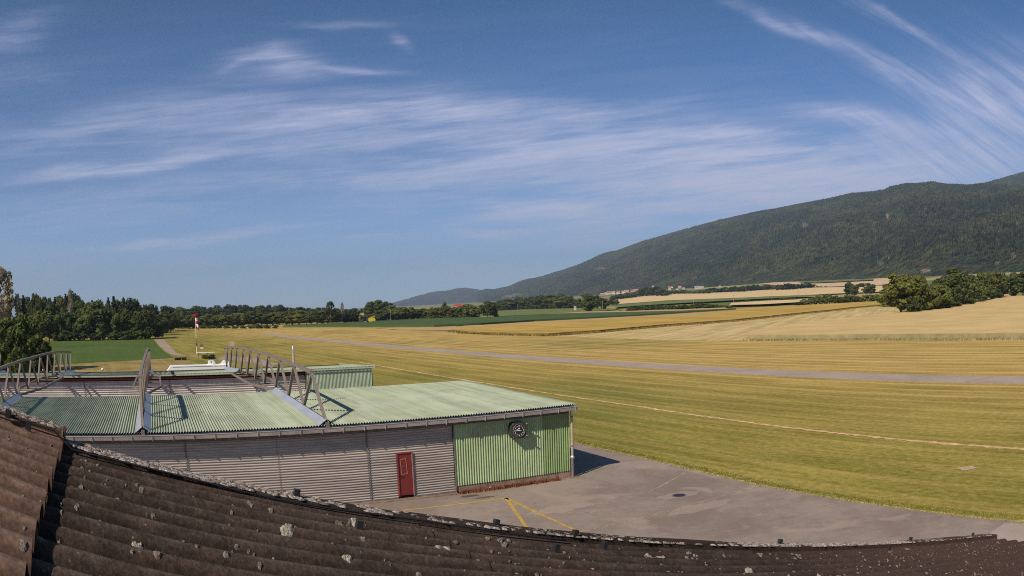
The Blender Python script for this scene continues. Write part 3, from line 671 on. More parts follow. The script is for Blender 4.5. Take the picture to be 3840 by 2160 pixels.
gw('wall_panel', DU0 - .03, DU1 + .03, DZ1 + .04, 3.2, M['greysheet'])
for uu in (-10.08, -18.28, -26.42, -34.62): MB().bar(hp(uu, -.022, .13), hp(uu, -.022, 3.3), .035, .02, up=D2).build('edge_strip', M['pipedark'], hang)
b = MB(); b.bar(hp(UL, .0, .09), hp(DU0 - .03, .0, .09), .05, .10); b.bar(hp(DU1 + .03, .0, .09), hp(-6.03, .0, .09), .05, .10)
b.build('bottom_rail', M['pipedark'], hang)
for uu in (-14.15, -22.3, -30.5): MB().bar(hp(uu, -.002, .15), hp(uu, -.002, 3.2), .012, .012, up=D2).build('sheet_joint', M['steel'], hang)
MB().bar(hp(UL, -.05, .03), hp(-6.0, -.05, .03), .34, .055).build('threshold', M['concrete'], hang)
MB().bar(hp(UL, .03, 3.30), hp(.0, .03, 3.30), .06, .17).build('lintel', M['pipedark'], hang)
M['wallpale'] = varied('wallpale', (.32, .41, .22), .5, .16, .6, spec=.4, dirt=(.30, .29, .19), dsc=1.1); M['wallgreen'] = varied('wallgreen', (.215, .305, .125), .5, .16, .6, spec=.4, dirt=(.20, .26, .10), dsc=1.1)
plabel(corr('wall', M['wallpale'], hang, -5.98, -1.48, .125, .028, lambda u, v, o: hp(u, -.03 - o, .36 + v * 2.88), (0., 1.), per=8), 'bleached pale green corrugated front wall section')
plabel(corr('wall', M['wallgreen'], hang, -1.48, -.0, .123, .028, lambda u, v, o: hp(u, -.03 - o, .36 + v * 2.88), (0., 1.), per=8), 'fresher green corrugated wall strip by the downpipe')
MB().hexa([hp(-6.02, -.005, 0), hp(.05, -.005, 0), hp(.05, .1, 0), hp(-6.02, .1, 0), hp(-6.02, -.005, .37), hp(.05, -.005, .37), hp(.05, .1, .37), hp(-6.02, .1, .37)]).build('plinth', M['concrete'], hang)
MB().bar(hp(-6.0, -.05, .1), hp(-6.0, -.05, 3.22), .05, .03, up=D2).build('corner_trim', M['pipedark'], hang)
plabel(corr('wall', M['wallgreen'], hang, 0.05, 13.0, .125, .017, lambda u, v, o: hp(.03 + o, u, .36 + v * 3.05), (0., 1.)), 'green end wall of the front row')
MB().hexa([hp(.0, .1, 0), hp(.04, .1, 0), hp(.04, 13, 0), hp(.0, 13, 0), hp(.0, .1, .37), hp(.04, .1, .37), hp(.04, 13, .37), hp(.0, 13, .37)]).build('plinth', M['concrete'], hang)
gw('wall_panel', UL, 0, .1, 3.5, M['greysheet'], w0=13.0, lab='grey sheet wall facing the gap')
# people door
dr = MB().hexa([hp(DU0 + .04, -.015, DZ0 + .03), hp(DU1 - .02, -.015, DZ0 + .03), hp(DU1 - .02, .04, DZ0 + .03), hp(DU0 + .04, .04, DZ0 + .03), hp(DU0 + .04, -.015, DZ1 - .05), hp(DU1 - .02, -.015, DZ1 - .05), hp(DU1 - .02, .04, DZ1 - .05), hp(DU0 + .04, .04, DZ1 - .05)]).build('door', M['reddoor'], hang)
plabel(dr, 'narrow dark red service door')
b = MB()
for (z0, z1) in ((1.93, 1.9),):
    b.bar(hp(-8.62, -.026, 1.86), hp(-8.34, -.026, 1.90), .028, .012, up=D2); b.bar(hp(-8.60, -.026, 1.87), hp(-8.57, -.026, 1.18), .028, .012, up=D2)
    b.bar(hp(-8.34, -.026, 1.90), hp(-8.30, -.026, 1.20), .028, .012, up=D2); b.bar(hp(-8.57, -.026, 1.18), hp(-8.30, -.026, 1.20), .028, .012, up=D2); b.bar(hp(-8.58, -.026, 1.53), hp(-8.46, -.026, 1.53), .02, .012, up=D2)
b.build('tape_outline', M['pinkline'], dr)
b = MB(); b.bar(hp(DU0 + .1, -.06, 1.10), hp(DU0 + .22, -.06, 1.10), .025, .02); b.bar(hp(DU0 + .1, -.06, 1.10), hp(DU0 + .1, -.0, 1.10), .03); b.build('handle', M['black'], dr)
b = MB(); b.bar(hp(DU0, -.03, DZ0), hp(DU0, -.03, DZ1), .06, .05, up=D2); b.bar(hp(DU0, -.03, DZ1), hp(DU1 + .02, -.03, DZ1), .06, .05, up=D2); b.build('frame', M['redbeam'], dr)
MB().bar(hp(DU1 + .015, -.035, DZ0), hp(DU1 + .015, -.035, DZ1), .035, .05, up=D2).build('hinge_strip', M['pinkline'], dr)
# downpipe
pp = hp(.10, -.12, 0)
dp = MB().tube([pp + ZV * 3.42, pp + ZV * 1.02], .062, 12).build('downpipe', M['pipe'], hang)
MB().tube([pp + ZV * 1.02, pp + ZV * .04], .075, 12).build('lower_pipe', M['pipedark'], dp)
for z in (3.06, 1.62): MB().tube([pp + ZV * (z - .03), pp + ZV * (z + .03)], .072, 12).build('clamp', M['pipedark'], dp)
MB().tube([pp + ZV * .97, pp + ZV * 1.0, pp + ZV * 1.07, pp + ZV * 1.12], [.078, .098, .098, .07], 12).build('collar', M['zinc'], dp)
MB().tube([pp + ZV * 3.42, pp + ZV * 3.18], .066, 12).build('upper_collar', M['zinc'], dp)
MB().obox(pp + ZV * .02, D1, D2, ZV, .22, .18, .025).build('foot_block', M['concrete'], dp)
# rear row walls
gw('wall_panel', UL, -6.05, .1, 3.02, M['rearsheet'], w0=34.0, amp=.042, pitch=.185, lab='grey sheet doors of the rear row')
b = MB(); b.bar(hp(UL, 33.9, 3.18), hp(-6.1, 33.9, 3.18), .08, .14); b.bar(hp(UL, 33.86, 3.36), hp(-6.1, 33.86, 3.36), .05, .05); b.build('door_rail', M['redbeam'], hang)
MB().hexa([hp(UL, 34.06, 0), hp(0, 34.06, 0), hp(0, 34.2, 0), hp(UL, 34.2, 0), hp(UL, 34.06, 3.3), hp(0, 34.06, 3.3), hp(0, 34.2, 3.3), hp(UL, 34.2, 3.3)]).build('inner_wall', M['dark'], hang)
uu = -7.5
while uu > UL + 2:
    MB().obox(hp(uu, 33.84, 3.22), D1, D2, ZV, .035, .03, .14).build('rail_hanger', M['redbeam'], hang); uu -= 2.75
for uu in (-10.5, -18.3, -26.5, -34.6): MB().bar(hp(uu, 33.94, .1), hp(uu, 33.94, 3.02), .05, .03, up=D2).build('edge_strip', M['steel'], hang)
plabel(corr('wall', M['wallgreen2'], hang, -5.95, -.0, .125, .03, lambda u, v, o: hp(u, 33.62 - o, .1 + v * 3.30), (0., 1.)), 'green and white striped corrugated wall of the rear row')
MB().hexa([hp(-6.0, 33.6, 0), hp(-5.94, 33.6, 0), hp(-5.94, 34.1, 0), hp(-6.0, 34.1, 0), hp(-6.0, 33.6, 3.4), hp(-5.94, 33.6, 3.4), hp(-5.94, 34.1, 3.4), hp(-6.0, 34.1, 3.4)]).build('corner_trim', M['pipedark'], hang)
corr('wall', M['wallgreen2'], hang, 33.65, 46.5, .125, .017, lambda u, v, o: hp(.03 + o, u, .1 + v * (2.9 - (u - 33.65) * .03)), (0., 1.))
# gap between the rows
# trusses
TOPN = [(2.27, 5.78), (6.88, 5.88), (11.4, 5.90), (15.9, 5.88), (20.5, 5.83), (25.2, 5.78), (29.7, 5.71), (34.6, 5.60), (39.4, 5.42), (43.8, 5.20), (47.6, 5.02)]
BOTN = [(-.25, 3.70), (4.69, 3.95), (8.95, 4.03), (13.45, 4.08), (18.3, 3.90), (23.0, 3.83), (28.0, 3.71), (32.5, 3.63), (37.3, 3.53), (42.0, 3.32), (46.0, 3.12)]
def truss(u, sc=1.0, lab=None):
    T = [(t[0] * sc, t[1]) for t in TOPN]; B = [(t[0] * sc if t[0] > 0 else t[0], t[1]) for t in BOTN]
    tr = MB()
    for i in range(len(T) - 1): tr.bar(hp(u, T[i][0], T[i][1]), hp(u, T[i + 1][0], T[i + 1][1]), .17, .15, up=ZV)
    tr = tr.build('truss', M['steel'], hang)
    if lab: plabel(tr, lab)
    for i, t in enumerate(T):
        for bb in ((B[i],) if i == len(T) - 1 else (B[i], B[i + 1])):
            MB().bar(hp(u, t[0], t[1] - .06), hp(u, bb[0], bb[1] + .04), .11, .13, up=D1).build('web', M['steel'], tr)
    # shallow ridge flashing on both roofs
    for (w0, w1, zz) in ((-.38, 13.3, zf_), (33.4, 46.95, zr_)):
        z0, z1 = zz(w0) + .018, zz(w1) + .018
        for s_ in (-1, 1):
            q = [hp(u + s_ * .03, w0, z0 + .24), hp(u + s_ * .36, w0, z0), hp(u + s_ * .36, w1, z1), hp(u + s_ * .03, w1, z1 + .24)]
            q2 = [v - ZV * .012 for v in q]
            f = MB(); f.hexa(q2 + q); plabel(f.build('flashing', M['flash'], tr), 'bluish grey folded metal strip at the truss foot')
    # frame that widens round the opening in the gap, with cross ties
    for s_ in (-1, 1):
        P = [(0, 13.3, 3.93), (1.0, 18.8, 3.88), (1.0, 30.5, 3.66), (0, 33.6, 3.58)]
        b = MB()
        for i in range(3): b.bar(hp(u + s_ * P[i][0], P[i][1], P[i][2]), hp(u + s_ * P[i + 1][0], P[i + 1][1], P[i + 1][2]), .12, .14)
        b.build('side_beam', M['steel'], tr)
    for (w_, z_) in (BOTN[4], BOTN[5], BOTN[6]): MB().bar(hp(u - 1, w_, z_ - .02), hp(u + 1, w_, z_ - .02), .10, .10).build('cross_tie', M['steel'], tr)
    MB().bar(hp(u, -.38, 3.60), hp(u, -.38, 3.82), .16, .12, up=D2).build('foot', M['steel'], tr)
    return tr
truss(-11.9, 1.0, 'truss nearest the green wall section')
truss(-20.15, 1.0, 'truss seen almost end-on')
truss(-29.1, .955, 'curving truss with ten posts')
truss(-37.9, .955, 'truss cut by the frame edge')
truss(-46.2, .955)
MB().tube([hp(-11.9, 6.88, 5.85), hp(-11.9, 6.88, 6.45)], .062, 12).build('vent_post', M['pipe'], hang)
# post with metal cap, box lamp, roof lamps
q = hp(-11.9, 6.88, 6.45)
pc = MB().tube([q, q + ZV * .18, q + ZV * .28, q + ZV * .36], [.062, .075, .05, .015], 12).build('post_cap', M['zinc'], hang)
q = hp(-11.9, 39.0, 5.42)
fl = thing('floodlight', 'beige box lamp standing on the far end of the truss', 'lamp', tuple(q))
MB().bar(q, q + ZV * .10, .05).build('post', M['steel'], fl)
MB().obox(q + ZV * .30, D1, D2, ZV, .19, .12, .22).build('housing', M['concrete'] if False else varied('beige', (.52, .42, .28), .6, .1, 3), fl)
def roof_lamp(px, py, lab, wv_=46.0):
    d = ray(px, py); t = ((Cc - Vector((0, 0, H))).dot(D2) + wv_) / d.dot(D2); p_ = Vector((0, 0, H)) + d * t
    zroof = zr_(wv_) + .0
    p_.z = zroof
    o = thing('roof_lamp', lab, 'lamp', tuple(p_), 'round white lamps on the rear roof')
    MB().tube([p_, p_ + ZV * .22], .03, 8).build('post', M['steel'], o)
    MB().tube([p_ + ZV * .18, p_ + ZV * .24, p_ + ZV * .36, p_ + ZV * .42], [.06, .14, .14, .05], 12).build('globe', M['white'], o, True)
roof_lamp(385, 1389, 'white round lamp on the rear roof just left of the end-on truss')
roof_lamp(164, 1394, 'small white lamp on the rear roof behind the curving truss')
q = hp(-4.6, 46.3, 3.0)
MB().tube([q - ZV * .05, q + ZV * .12, q + ZV * .14], [.10, .10, .04], 10).build('roof_vent', M['black'], hang)
# ------------------------------------------------------------------ wall clock shaped like a cockpit instrument
ck = thing('wall_clock', 'large black square clock with clipped corners and white numerals on the green wall', 'clock', tuple(hp(-2.9, -.4, 2.74)))
def octa(cx, cz, hw, cut, w_): return [hp(cx + x, w_, cz + z) for x, z in ((-hw + cut, -hw), (hw - cut, -hw), (hw, -hw + cut), (hw, hw - cut), (hw - cut, hw), (-hw + cut, hw), (-hw, hw - cut), (-hw, -hw + cut))]
KX, KZ, KW = -2.90, 2.74, -.42
MB().prism(octa(KX, KZ, .37, .12, KW), D2 * .36).build('case', M['casing'], ck)
b = MB(); n = 28
ring = [hp(KX + r * math.cos(2 * PI * k / n), w_, KZ + r * math.sin(2 * PI * k / n)) for (r, w_) in ((.325, KW), (.325, KW - .035), (.29, KW - .035), (.29, KW - .005)) for k in range(n)]
b.add(ring, [(j * n + k, j * n + (k + 1) % n, (j + 1) * n + (k + 1) % n, (j + 1) * n + k) for j in range(3) for k in range(n)]); b.build('bezel', M['brass'], ck, True)
dl = MB().prism([hp(KX + .292 * math.cos(2 * PI * k / n), KW - .004, KZ + .292 * math.sin(2 * PI * k / n)) for k in range(n)], D2 * .003).build('dial', M['black'], ck)
def text_mesh(name, s, size, m, parent, place, ext=.004):
    cu = bpy.data.curves.new(name, 'FONT'); cu.body = s; cu.size = size; cu.align_x = 'CENTER'; cu.align_y = 'CENTER'; cu.extrude = ext
    o = bpy.data.objects.new('tmp', cu); COL.objects.link(o)
    me = bpy.data.meshes.new_from_object(o.evaluated_get(bpy.context.evaluated_depsgraph_get()))
    V = [place(v.co.x, v.co.y, v.co.z) for v in me.vertices]; Fc = [tuple(p_.vertices) for p_ in me.polygons]
    bpy.data.objects.remove(o)
    return link(name, V, Fc, m, parent)
bn_ = MB()
for h_ in range(12):
    a = PI / 2 - 2 * PI * h_ / 12; s_ = str(12 if h_ == 0 else h_)
    text_mesh('numeral', s_, .095, M['white'], dl, lambda x, y, z, a=a: hp(KX + .225 * math.cos(a) + x, KW - .009 - z, KZ + .225 * math.sin(a) + y))
def hand(ang, L_, wd, back_=.05, m=M['white'], nm='hand'):
    a = PI / 2 - math.radians(ang); d = D1 * math.cos(a) + ZV * math.sin(a); c_ = hp(KX, KW - .016, KZ)
    MB().bar(c_ - d * back_, c_ + d * L_, wd, .004, up=D2).build(nm, m, dl)
hand(292.5, .13, .030); hand(270, .20, .018, .12)
MB().prism([hp(KX - .06, KW - .006, KZ + .12), hp(KX + .0, KW - .006, KZ + .04), hp(KX + .06, KW - .006, KZ + .12)], -D2 * .003).build('emblem', M['white'], dl)
for (x, z) in ((.36, .28), (.36, -.28), (-.30, -.31), (-.30, .31)):
    c_ = hp(KX + x, KW, KZ + z)
    if x > 0: MB().tube([c_, c_ - D2 * .04 + D1 * .05, c_ - D2 * .06 + D1 * .09], [.035, .04, .028], 10).build('knob', M['brass'], ck)
    else: MB().tube([c_, c_ - D2 * .035], .04, 10).build('knob', M['brass'], ck)
# small things at the wall foot
q = ground(1839.8, 1834)
MB().tube([q, q + ZV * .07, q + ZV * .11], [.05, .06, .03], 12).build('x', M['white']); o = COL.objects['x'] if 'x' in COL.objects else None
o.name = 'plastic_tub'; tag(o, 'small white plastic tub lying at the foot of the green wall', 'tub')
wm = varied('weed', (.17, .055, .025), .95, .5, 6, dirt=(.20, .16, .05), dsc=2)
b = MB()
for i in range(2600):
    uu = random.uniform(-5.9, -.7) if random.random() < .9 else random.uniform(-7.5, .6); ww = -.04 - abs(random.gauss(0, .13)); hh = random.uniform(.02, .11) * (1.6 if random.random() < .25 else 1) * (1 if -5.9 < uu < -.7 else .4)
    c_ = hp(uu, ww, 0); a = random.uniform(0, PI); d = Vector((math.cos(a), math.sin(a), 0)) * random.uniform(.015, .05); ln = Vector((random.uniform(-.04, .04), random.uniform(-.04, .04), hh))
    b.add([c_ - d, c_ + d, c_ + ln + d * .3, c_ + ln - d * .3], [(0, 1, 2, 3)])
o = b.build('weeds', wm); tag(o, 'reddish brown dry weeds and moss along the foot of the green wall', 'weeds', kind='stuff')
# ------------------------------------------------------------------ clubhouse roof under the camera
ea, ee = math.radians(60), math.radians(-15.2)
ES = Vector((math.sin(ea) * math.cos(ee), math.cos(ea) * math.cos(ee), math.sin(ee)))       # down the slope
EG = Vector((-math.cos(ea), math.sin(ea), 0))                                             # across, away from the camera
EH = Vector((0, 0, 1)) * 0 + ES.cross(EG); EH = EH if EH.z > 0 else -EH
H0 = .604
def skew(s): return 1 - .0175 * max(0, s - 1.6)
def rp(s, g, h=0.): return Vector((0, 0, H)) + ES * s + EG * (g * skew(s)) + EH * (h - H0)
def roof_mat(name, lo, hi, red, spk, bump=.8):
    m, t, b = mat(name, lo, .95, spec=.12)
    tcn = t.node('ShaderNodeTexCoord').outputs['Object']
    n1 = t.noise(tcn, 1.1, 6, .65); n2 = t.noise(tcn, 9, 6, .72); n3 = t.noise(tcn, 60, 4, .7)
    c = t.mix(t.rng(t.m('ADD', t.m('MULTIPLY', n1, .5), t.m('MULTIPLY', n2, .5)), .38, .62), lo, hi)
    sx_ = t.node('ShaderNodeSeparateXYZ'); t.l.new(tcn, sx_.inputs[0])
    c = t.mix(t.m('MULTIPLY', t.rng(t.m('ADD', sx_.outputs[0], t.m('MULTIPLY', n1, 2.0)), 1.6, 4.2), .75), c, red)
    c = t.mix(t.rng(t.noise(t.mapping(tcn, loc=(3, 1, 2)), 2.6, 5, .7), .55, .72, 0, .7), c, red)
    # flecks of lichen: small voronoi spots that come and go
    vd = t.voro(t.mapping(tcn, loc=(1, 5, 2)), 42); vd2 = t.voro(tcn, 17)
    ms = t.m('MULTIPLY', t.rng(t.m('ADD', vd, t.m('MULTIPLY', n3, .35)), .40, .30), t.rng(n2, .50, .66))
    ms2 = t.m('MULTIPLY', t.rng(t.m('ADD', vd2, t.m('MULTIPLY', n3, .5)), .44, .36), t.rng(t.noise(tcn, 5, 4, .7), .56, .66))
    c = t.mix(t.m('MULTIPLY', ms, .55), c, spk); c = t.mix(t.m('MULTIPLY', ms2, .6), c, tuple(x * .8 for x in spk))
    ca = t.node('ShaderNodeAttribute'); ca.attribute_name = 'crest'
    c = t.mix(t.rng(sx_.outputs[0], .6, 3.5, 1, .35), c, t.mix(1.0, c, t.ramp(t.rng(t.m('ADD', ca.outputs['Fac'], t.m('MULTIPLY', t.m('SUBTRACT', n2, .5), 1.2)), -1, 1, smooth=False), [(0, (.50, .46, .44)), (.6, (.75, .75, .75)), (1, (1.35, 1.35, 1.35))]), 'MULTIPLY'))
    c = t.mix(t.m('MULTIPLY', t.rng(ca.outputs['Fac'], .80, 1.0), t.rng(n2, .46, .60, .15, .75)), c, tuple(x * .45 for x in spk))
    c = t.mix(1.0, c, t.ramp(n3, [(.35, (.7, .7, .7)), (.65, (1.35, 1.35, 1.35))]), 'MULTIPLY')
    t.put(b.inputs['Base Color'], c)
    bn = t.node('ShaderNodeBump'); bn.inputs['Strength'].default_value = bump; bn.inputs['Distance'].default_value = .006
    t.put(bn.inputs['Height'], t.m('ADD', n3, t.m('MULTIPLY', n2, 2))); t.l.new(bn.outputs[0], b.inputs['Normal']); return m
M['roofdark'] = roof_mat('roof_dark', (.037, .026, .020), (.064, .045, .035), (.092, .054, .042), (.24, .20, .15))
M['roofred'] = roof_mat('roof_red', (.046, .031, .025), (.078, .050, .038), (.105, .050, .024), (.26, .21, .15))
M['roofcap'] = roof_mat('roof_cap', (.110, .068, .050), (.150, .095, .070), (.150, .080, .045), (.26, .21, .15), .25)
def lichen_mat(name, lo, hi):
    m, t, b = mat(name, lo, .98, spec=.05)
    tcn = t.node('ShaderNodeTexCoord').outputs['Object']; n = t.noise(tcn, 45, 5, .75); n2 = t.noise(tcn, 160, 3, .7)
    c = t.mix(t.rng(n, .38, .62), lo, hi); c = t.mix(t.rng(n2, .52, .62, 0, .7), c, (.06, .05, .04)); t.put(b.inputs['Base Color'], c)
    bn = t.node('ShaderNodeBump'); bn.inputs['Strength'].default_value = 1; bn.inputs['Distance'].default_value = .006; t.put(bn.inputs['Height'], n2); t.l.new(bn.outputs[0], b.inputs['Normal']); return m
M['lichen'] = lichen_mat('lichen', (.12, .10, .082), (.28, .235, .195)); M['lichen_pale'] = lichen_mat('lichen_pale', (.30, .27, .21), (.46, .41, .33))
club = thing('clubhouse', 'building in front of the hangar seen only by its dark weathered corrugated roof', 'building', (0, 0, 0))
PW = .177; AMP = .033; GV = 5.585 * H0; PH = 3.70 * H0      # a ridge of the corrugation passes through PH
def flat(s): return 1 - .5 * max(0, min(1, (s - 1.2) / 2.6))
def croof(name, m, s0, s1, g0, g1, lift=0., lift1=None, ns=14, extra=0.):
    n = int((g1 - g0) / PW * 12); V = []; Fc = []; cr_ = []
    for i in range(n + 1):
        g = g0 + (g1 - g0) * i / n; ob = AMP * math.cos(2 * PI * (g - PH) / PW); k_ = max(0, min(1, (g - (GV - .17)) / .07)); ob = ob * (1 - k_) + AMP * .9 * k_
        for j in range(ns + 1):
            t_ = j / ns; s = s0 + (s1 - s0) * t_; af = flat(s); o = ob * af + AMP * (1 - af) * .5; l_ = lift + ((lift1 if lift1 is not None else lift) - lift) * t_
            jag = .012 * noise.noise(Vector((g * 9, s0, 0))) if j in (0, ns) else 0
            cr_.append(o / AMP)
            V.append(rp(s + jag, g, o - AMP + l_ + .004 * noise.noise(Vector((g * 3, s * 2, 3)))))
    for i in range(n):
        for j in range(ns): a = i * (ns + 1) + j; Fc.append((a, a + 1, a + ns + 2, a + ns + 1))
    a_, b_, c_ = (Vector(V[i]) for i in Fc[0][:3])
    if (b_ - a_).cross(c_ - a_).dot(EH) < 0: Fc = [tuple(reversed(f)) for f in Fc]
    o_ = link(name, V, Fc, m, club, True)
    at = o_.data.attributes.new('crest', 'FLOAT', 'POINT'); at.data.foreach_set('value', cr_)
    md = o_.modifiers.new('sheet thickness', 'SOLIDIFY'); md.thickness = .006; md.offset = -1
    es = o_.modifiers.new('crisp ends', 'EDGE_SPLIT'); es.split_angle = math.radians(55)
    return o_
ridge_s = -1.35
G0 = -9.0
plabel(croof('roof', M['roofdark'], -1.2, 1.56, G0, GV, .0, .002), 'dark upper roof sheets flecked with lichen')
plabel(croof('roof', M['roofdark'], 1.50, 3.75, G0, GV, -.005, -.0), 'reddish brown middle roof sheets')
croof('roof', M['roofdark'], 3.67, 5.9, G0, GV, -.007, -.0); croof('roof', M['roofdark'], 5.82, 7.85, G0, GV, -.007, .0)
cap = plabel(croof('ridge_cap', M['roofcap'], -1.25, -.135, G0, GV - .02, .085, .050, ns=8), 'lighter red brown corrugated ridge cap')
# far slope beyond the ridge
V = []; Fc = []; EB = Vector((-ES.x, -ES.y, ES.z))
n = int((GV - G0) / PW * 6); r0 = rp(-1.25, 0, .06)
for i in range(n + 1):
    g = G0 + (GV - G0) * i / n; o = AMP * math.cos(2 * PI * (g - PH) / PW)
    for s in (0, 4, 8.5): V.append(Vector((0, 0, H)) + ES * -1.25 + EG * g + EH * (-H0 + .05) + EB * s + ZV * o)
for i in range(n):
    for j in range(2): Fc.append((i * 3 + j, i * 3 + j + 1, i * 3 + j + 4, i * 3 + j + 3))
plabel(link('roof', V, Fc, M['roofcap'], club, True), 'roof slope behind the ridge')
# verge board with flat top
def seg_prism(name, m, prof, s0, s1, ns, parent, smooth=False, wob=0.):
    V = []; Fc = []; k = len(prof)
    for j in range(ns + 1):
        s = s0 + (s1 - s0) * j / ns
        for (g, h_) in prof: V.append(rp(s, GV / skew(0) * 1.0 + g / skew(s), h_ + wob * noise.noise(Vector((s * 1.7, g, 1)))))
    for j in range(ns):
        for i in range(k): a = j * k + i; b_ = j * k + (i + 1) % k; Fc.append((a, b_, b_ + k, a + k))
    Fc += [tuple(range(k - 1, -1, -1)), tuple(ns * k + i for i in range(k))]
    return link(name, V, Fc, m, parent, smooth)
for s0, s1, dz in ((-1.25, -.13, .055), (-.16, 1.55, .0), (1.50, 3.7, .006), (3.66, 5.85, .0), (5.8, 7.88, .006)):
    plabel(seg_prism('verge_trim', M['roofdark'] if s0 > -.5 else M['roofcap'], [(-.10, -.075 + dz * .3), (-.10, .012 + dz), (-.085, .020 + dz), (.02, .020 + dz), (.035, .008 + dz), (.035, -.16 + dz), (.02, -.16 + dz), (.02, -.02 + dz)], s0, s1, 20, club, wob=.006), 'verge capping crusted with lichen')
# bolts
bz = [(-.05, .30), (1.45, .26), (2.95, .22)]
for s, g in ((.98, GV - .045), (2.00, GV - .035), (2.42, GV - .10), (-.42, GV - .14), (-.62, GV - .02), (-.55, GV - .30), (4.1, GV - .02), (5.9, GV - .02), (7.3, GV - .02), (1.15, PH + .177 * 4), (2.1, PH + .177 * 4), (-.30, PH + .177 * 5), (2.5, PH + .177 * 5), (5.2, PH + .177 * 5)):
    lift = .06 if s < -.13 else 0
    zz_ = .022 if g > GV - .11 else 0
    MB().obox(rp(s, g, zz_ + lift + .016), ES, EG, EH, .013, .013, .018).build('bolt', M['black'], club)
# walls below the roof
wl = varied('render_wall', (.45, .40, .33), .9, .12, 1.5, dirt=(.34, .29, .23), dsc=.8)
def cw(s, g, z=None):
    q = rp(s, g / skew(s), -.09); return q if z is None else Vector((q.x, q.y, z))
P = [cw(-1.25, GV - .15), cw(7.5, GV - .15, None)]
lowz = 0.0
s_mid = -1.25; topL = Vector((0, 0, H)) + ES * -1.25 + EG * (GV - .15) + EH * (-H0 - .05) + EB * 8.0
gable = [cw(7.5, GV - .15, 0), cw(7.5, GV - .15), cw(-1.25, GV - .15), topL, Vector((topL.x, topL.y, 0))]
MB().prism(gable, -EG * .25).build('wall', wl, club)
gable2 = [v - EG * (GV - G0 - .35) for v in gable]
MB().prism(gable2, EG * .25).build('wall', wl, club)
for i0, i1 in ((0, 1), (4, 3)): MB().hexa([gable[i0], gable2[i0], gable2[i0] + ES * .2, gable[i0] + ES * .2, gable[i1], gable2[i1], gable2[i1] + ES * .2, gable[i1] + ES * .2]).build('wall', wl, club)
# cable along the verge and over the cap
cbm = varied('cable_black', (.02, .02, .025), .6, .2, 5)
cp = []
for i in range(32):
    s = -.56 + i * .094; cp.append(rp(s, (GV - .125 + .012 * math.sin(s * 2.3)) / 1.0, .012 + (.06 if s < -.12 else 0) * 1.0 + .006 * math.sin(s * 5) - .05 * max(0, s - 2.2)))
cp = [rp(-1.0, GV - .62, .085), rp(-.9, GV - .45, .16), rp(-.78, GV - .25, .19), rp(-.66, GV - .15, .14)] + cp
cb = MB().tube(cp, .0048, 6).build('cable', cbm, None, True); tag(cb, 'thin black cable running along the edge of the dark roof', 'cable')
# lichen: crusts and patches lying on the sheets
def rsurf(s, g):
    if s < -.135: return AMP * math.cos(2 * PI * (g - PH) / PW) - AMP + .055
    af = flat(s); return AMP * math.cos(2 * PI * (g - PH) / PW) * af + AMP * (1 - af) * .5 - AMP + .004
def lich(mb, s, g, r, th, surf, n=9, sq=1.0):
    c_ = rp(s, g, surf(s, g) + th); b0 = len(mb.v); V = [c_]
    a0 = random.uniform(0, 6)
    for ring, (rr, hh) in enumerate(((.55, .9), (1.0, .0))):
        for k in range(n):
            a = a0 + 2 * PI * k / n; q = rr * r * random.uniform(.65, 1.25); s_, g_ = s + q * math.cos(a) * sq, g + q * math.sin(a)
            V.append(rp(s_, g_, surf(s_, g_) + th * hh * random.uniform(.4, 1.3) + (.001 if ring == 0 else -.003)))
    Fc = [(0, 1 + k, 1 + (k + 1) % n) for k in range(n)] + [(1 + k, 1 + n + k, 1 + n + (k + 1) % n, 1 + (k + 1) % n) for k in range(n)]
    mb.add(V, Fc)
vs = lambda s, g: .021 + (.055 if s < -.14 else 0)
l1, l2, l3 = MB(), MB(), MB()
s = -1.1
while s < 7.7:
    dens = .62 + .38 * noise.noise(Vector((s * 1.4, 0, 0)))
    if s < -.13: dens *= .8
    if 1.0 < s < 1.9: dens *= .45
    if random.random() < dens + .15:
        for k in range(4): lich(l3 if random.random() < .7 else l1, s + random.uniform(-.02, .02), GV - .035 + random.uniform(-.068, .055), random.uniform(.008, .022), random.uniform(.002, .006), vs, sq=1.3)
    s += .010
for i in range(1700):
    s = random.uniform(-1.1, 7.6); g = random.uniform(1.0, GV - .12)
    if s < -.135 and random.random() < .3: continue
    lich(l1, s, g, random.choice([.003, .004, .005, .007, .010, .013]) * random.uniform(.6, 1.2), .002, rsurf)
for i in range(30):      # bigger rosettes made of several lobes
    s = random.uniform(-.1, 7.4); g = random.uniform(1.2, GV - .14) if i > 14 else GV - random.uniform(.14, .35)
    for k in range(7): lich(l1, s + random.gauss(0, .02), g + random.gauss(0, .015), random.uniform(.005, .014), .003, rsurf)
for i in range(110):      # yellowish crust in the valleys of the ridge cap
    g = PH + PW * (random.choice([3, 4, 5, 6]) + .5) + random.gauss(0, .02); lich(l1, random.uniform(-.75, -.15), g, random.uniform(.008, .018), .006, rsurf)
for px, py, r in ((305, 1775, .035), (1075, 1977, .030), (1082, 1972, .022), (1490, 1962, .016), (1300, 2090, .02), (1650, 2052, .03), (2470, 2085, .032), (2440, 2070, .02), (1325, 1950, .02), (1905, 2036, .014), (2820, 2125, .04), (3000, 2125, .03), (3170, 2160, .04), (3080, 2140, .02), (520, 2010, .018), (770, 1800, .012)):
    d = ray(px, py); t_ = -H0 / d.dot(EH); q = d * t_; s, g = q.dot(ES), q.dot(EG); g = g / skew(s)
    for k in range(5): lich(l2, s + random.gauss(0, r * .4), g + random.gauss(0, r * .3), r * random.uniform(.5, .8), .004, rsurf)
tag(l1.build('lichen', M['lichen'], None), 'grey lichen crusts scattered over the dark roof and its verge', 'lichen', kind='stuff')
M['lichen_verge'] = lichen_mat('lichen_verge', (.27, .23, .20), (.50, .43, .38))
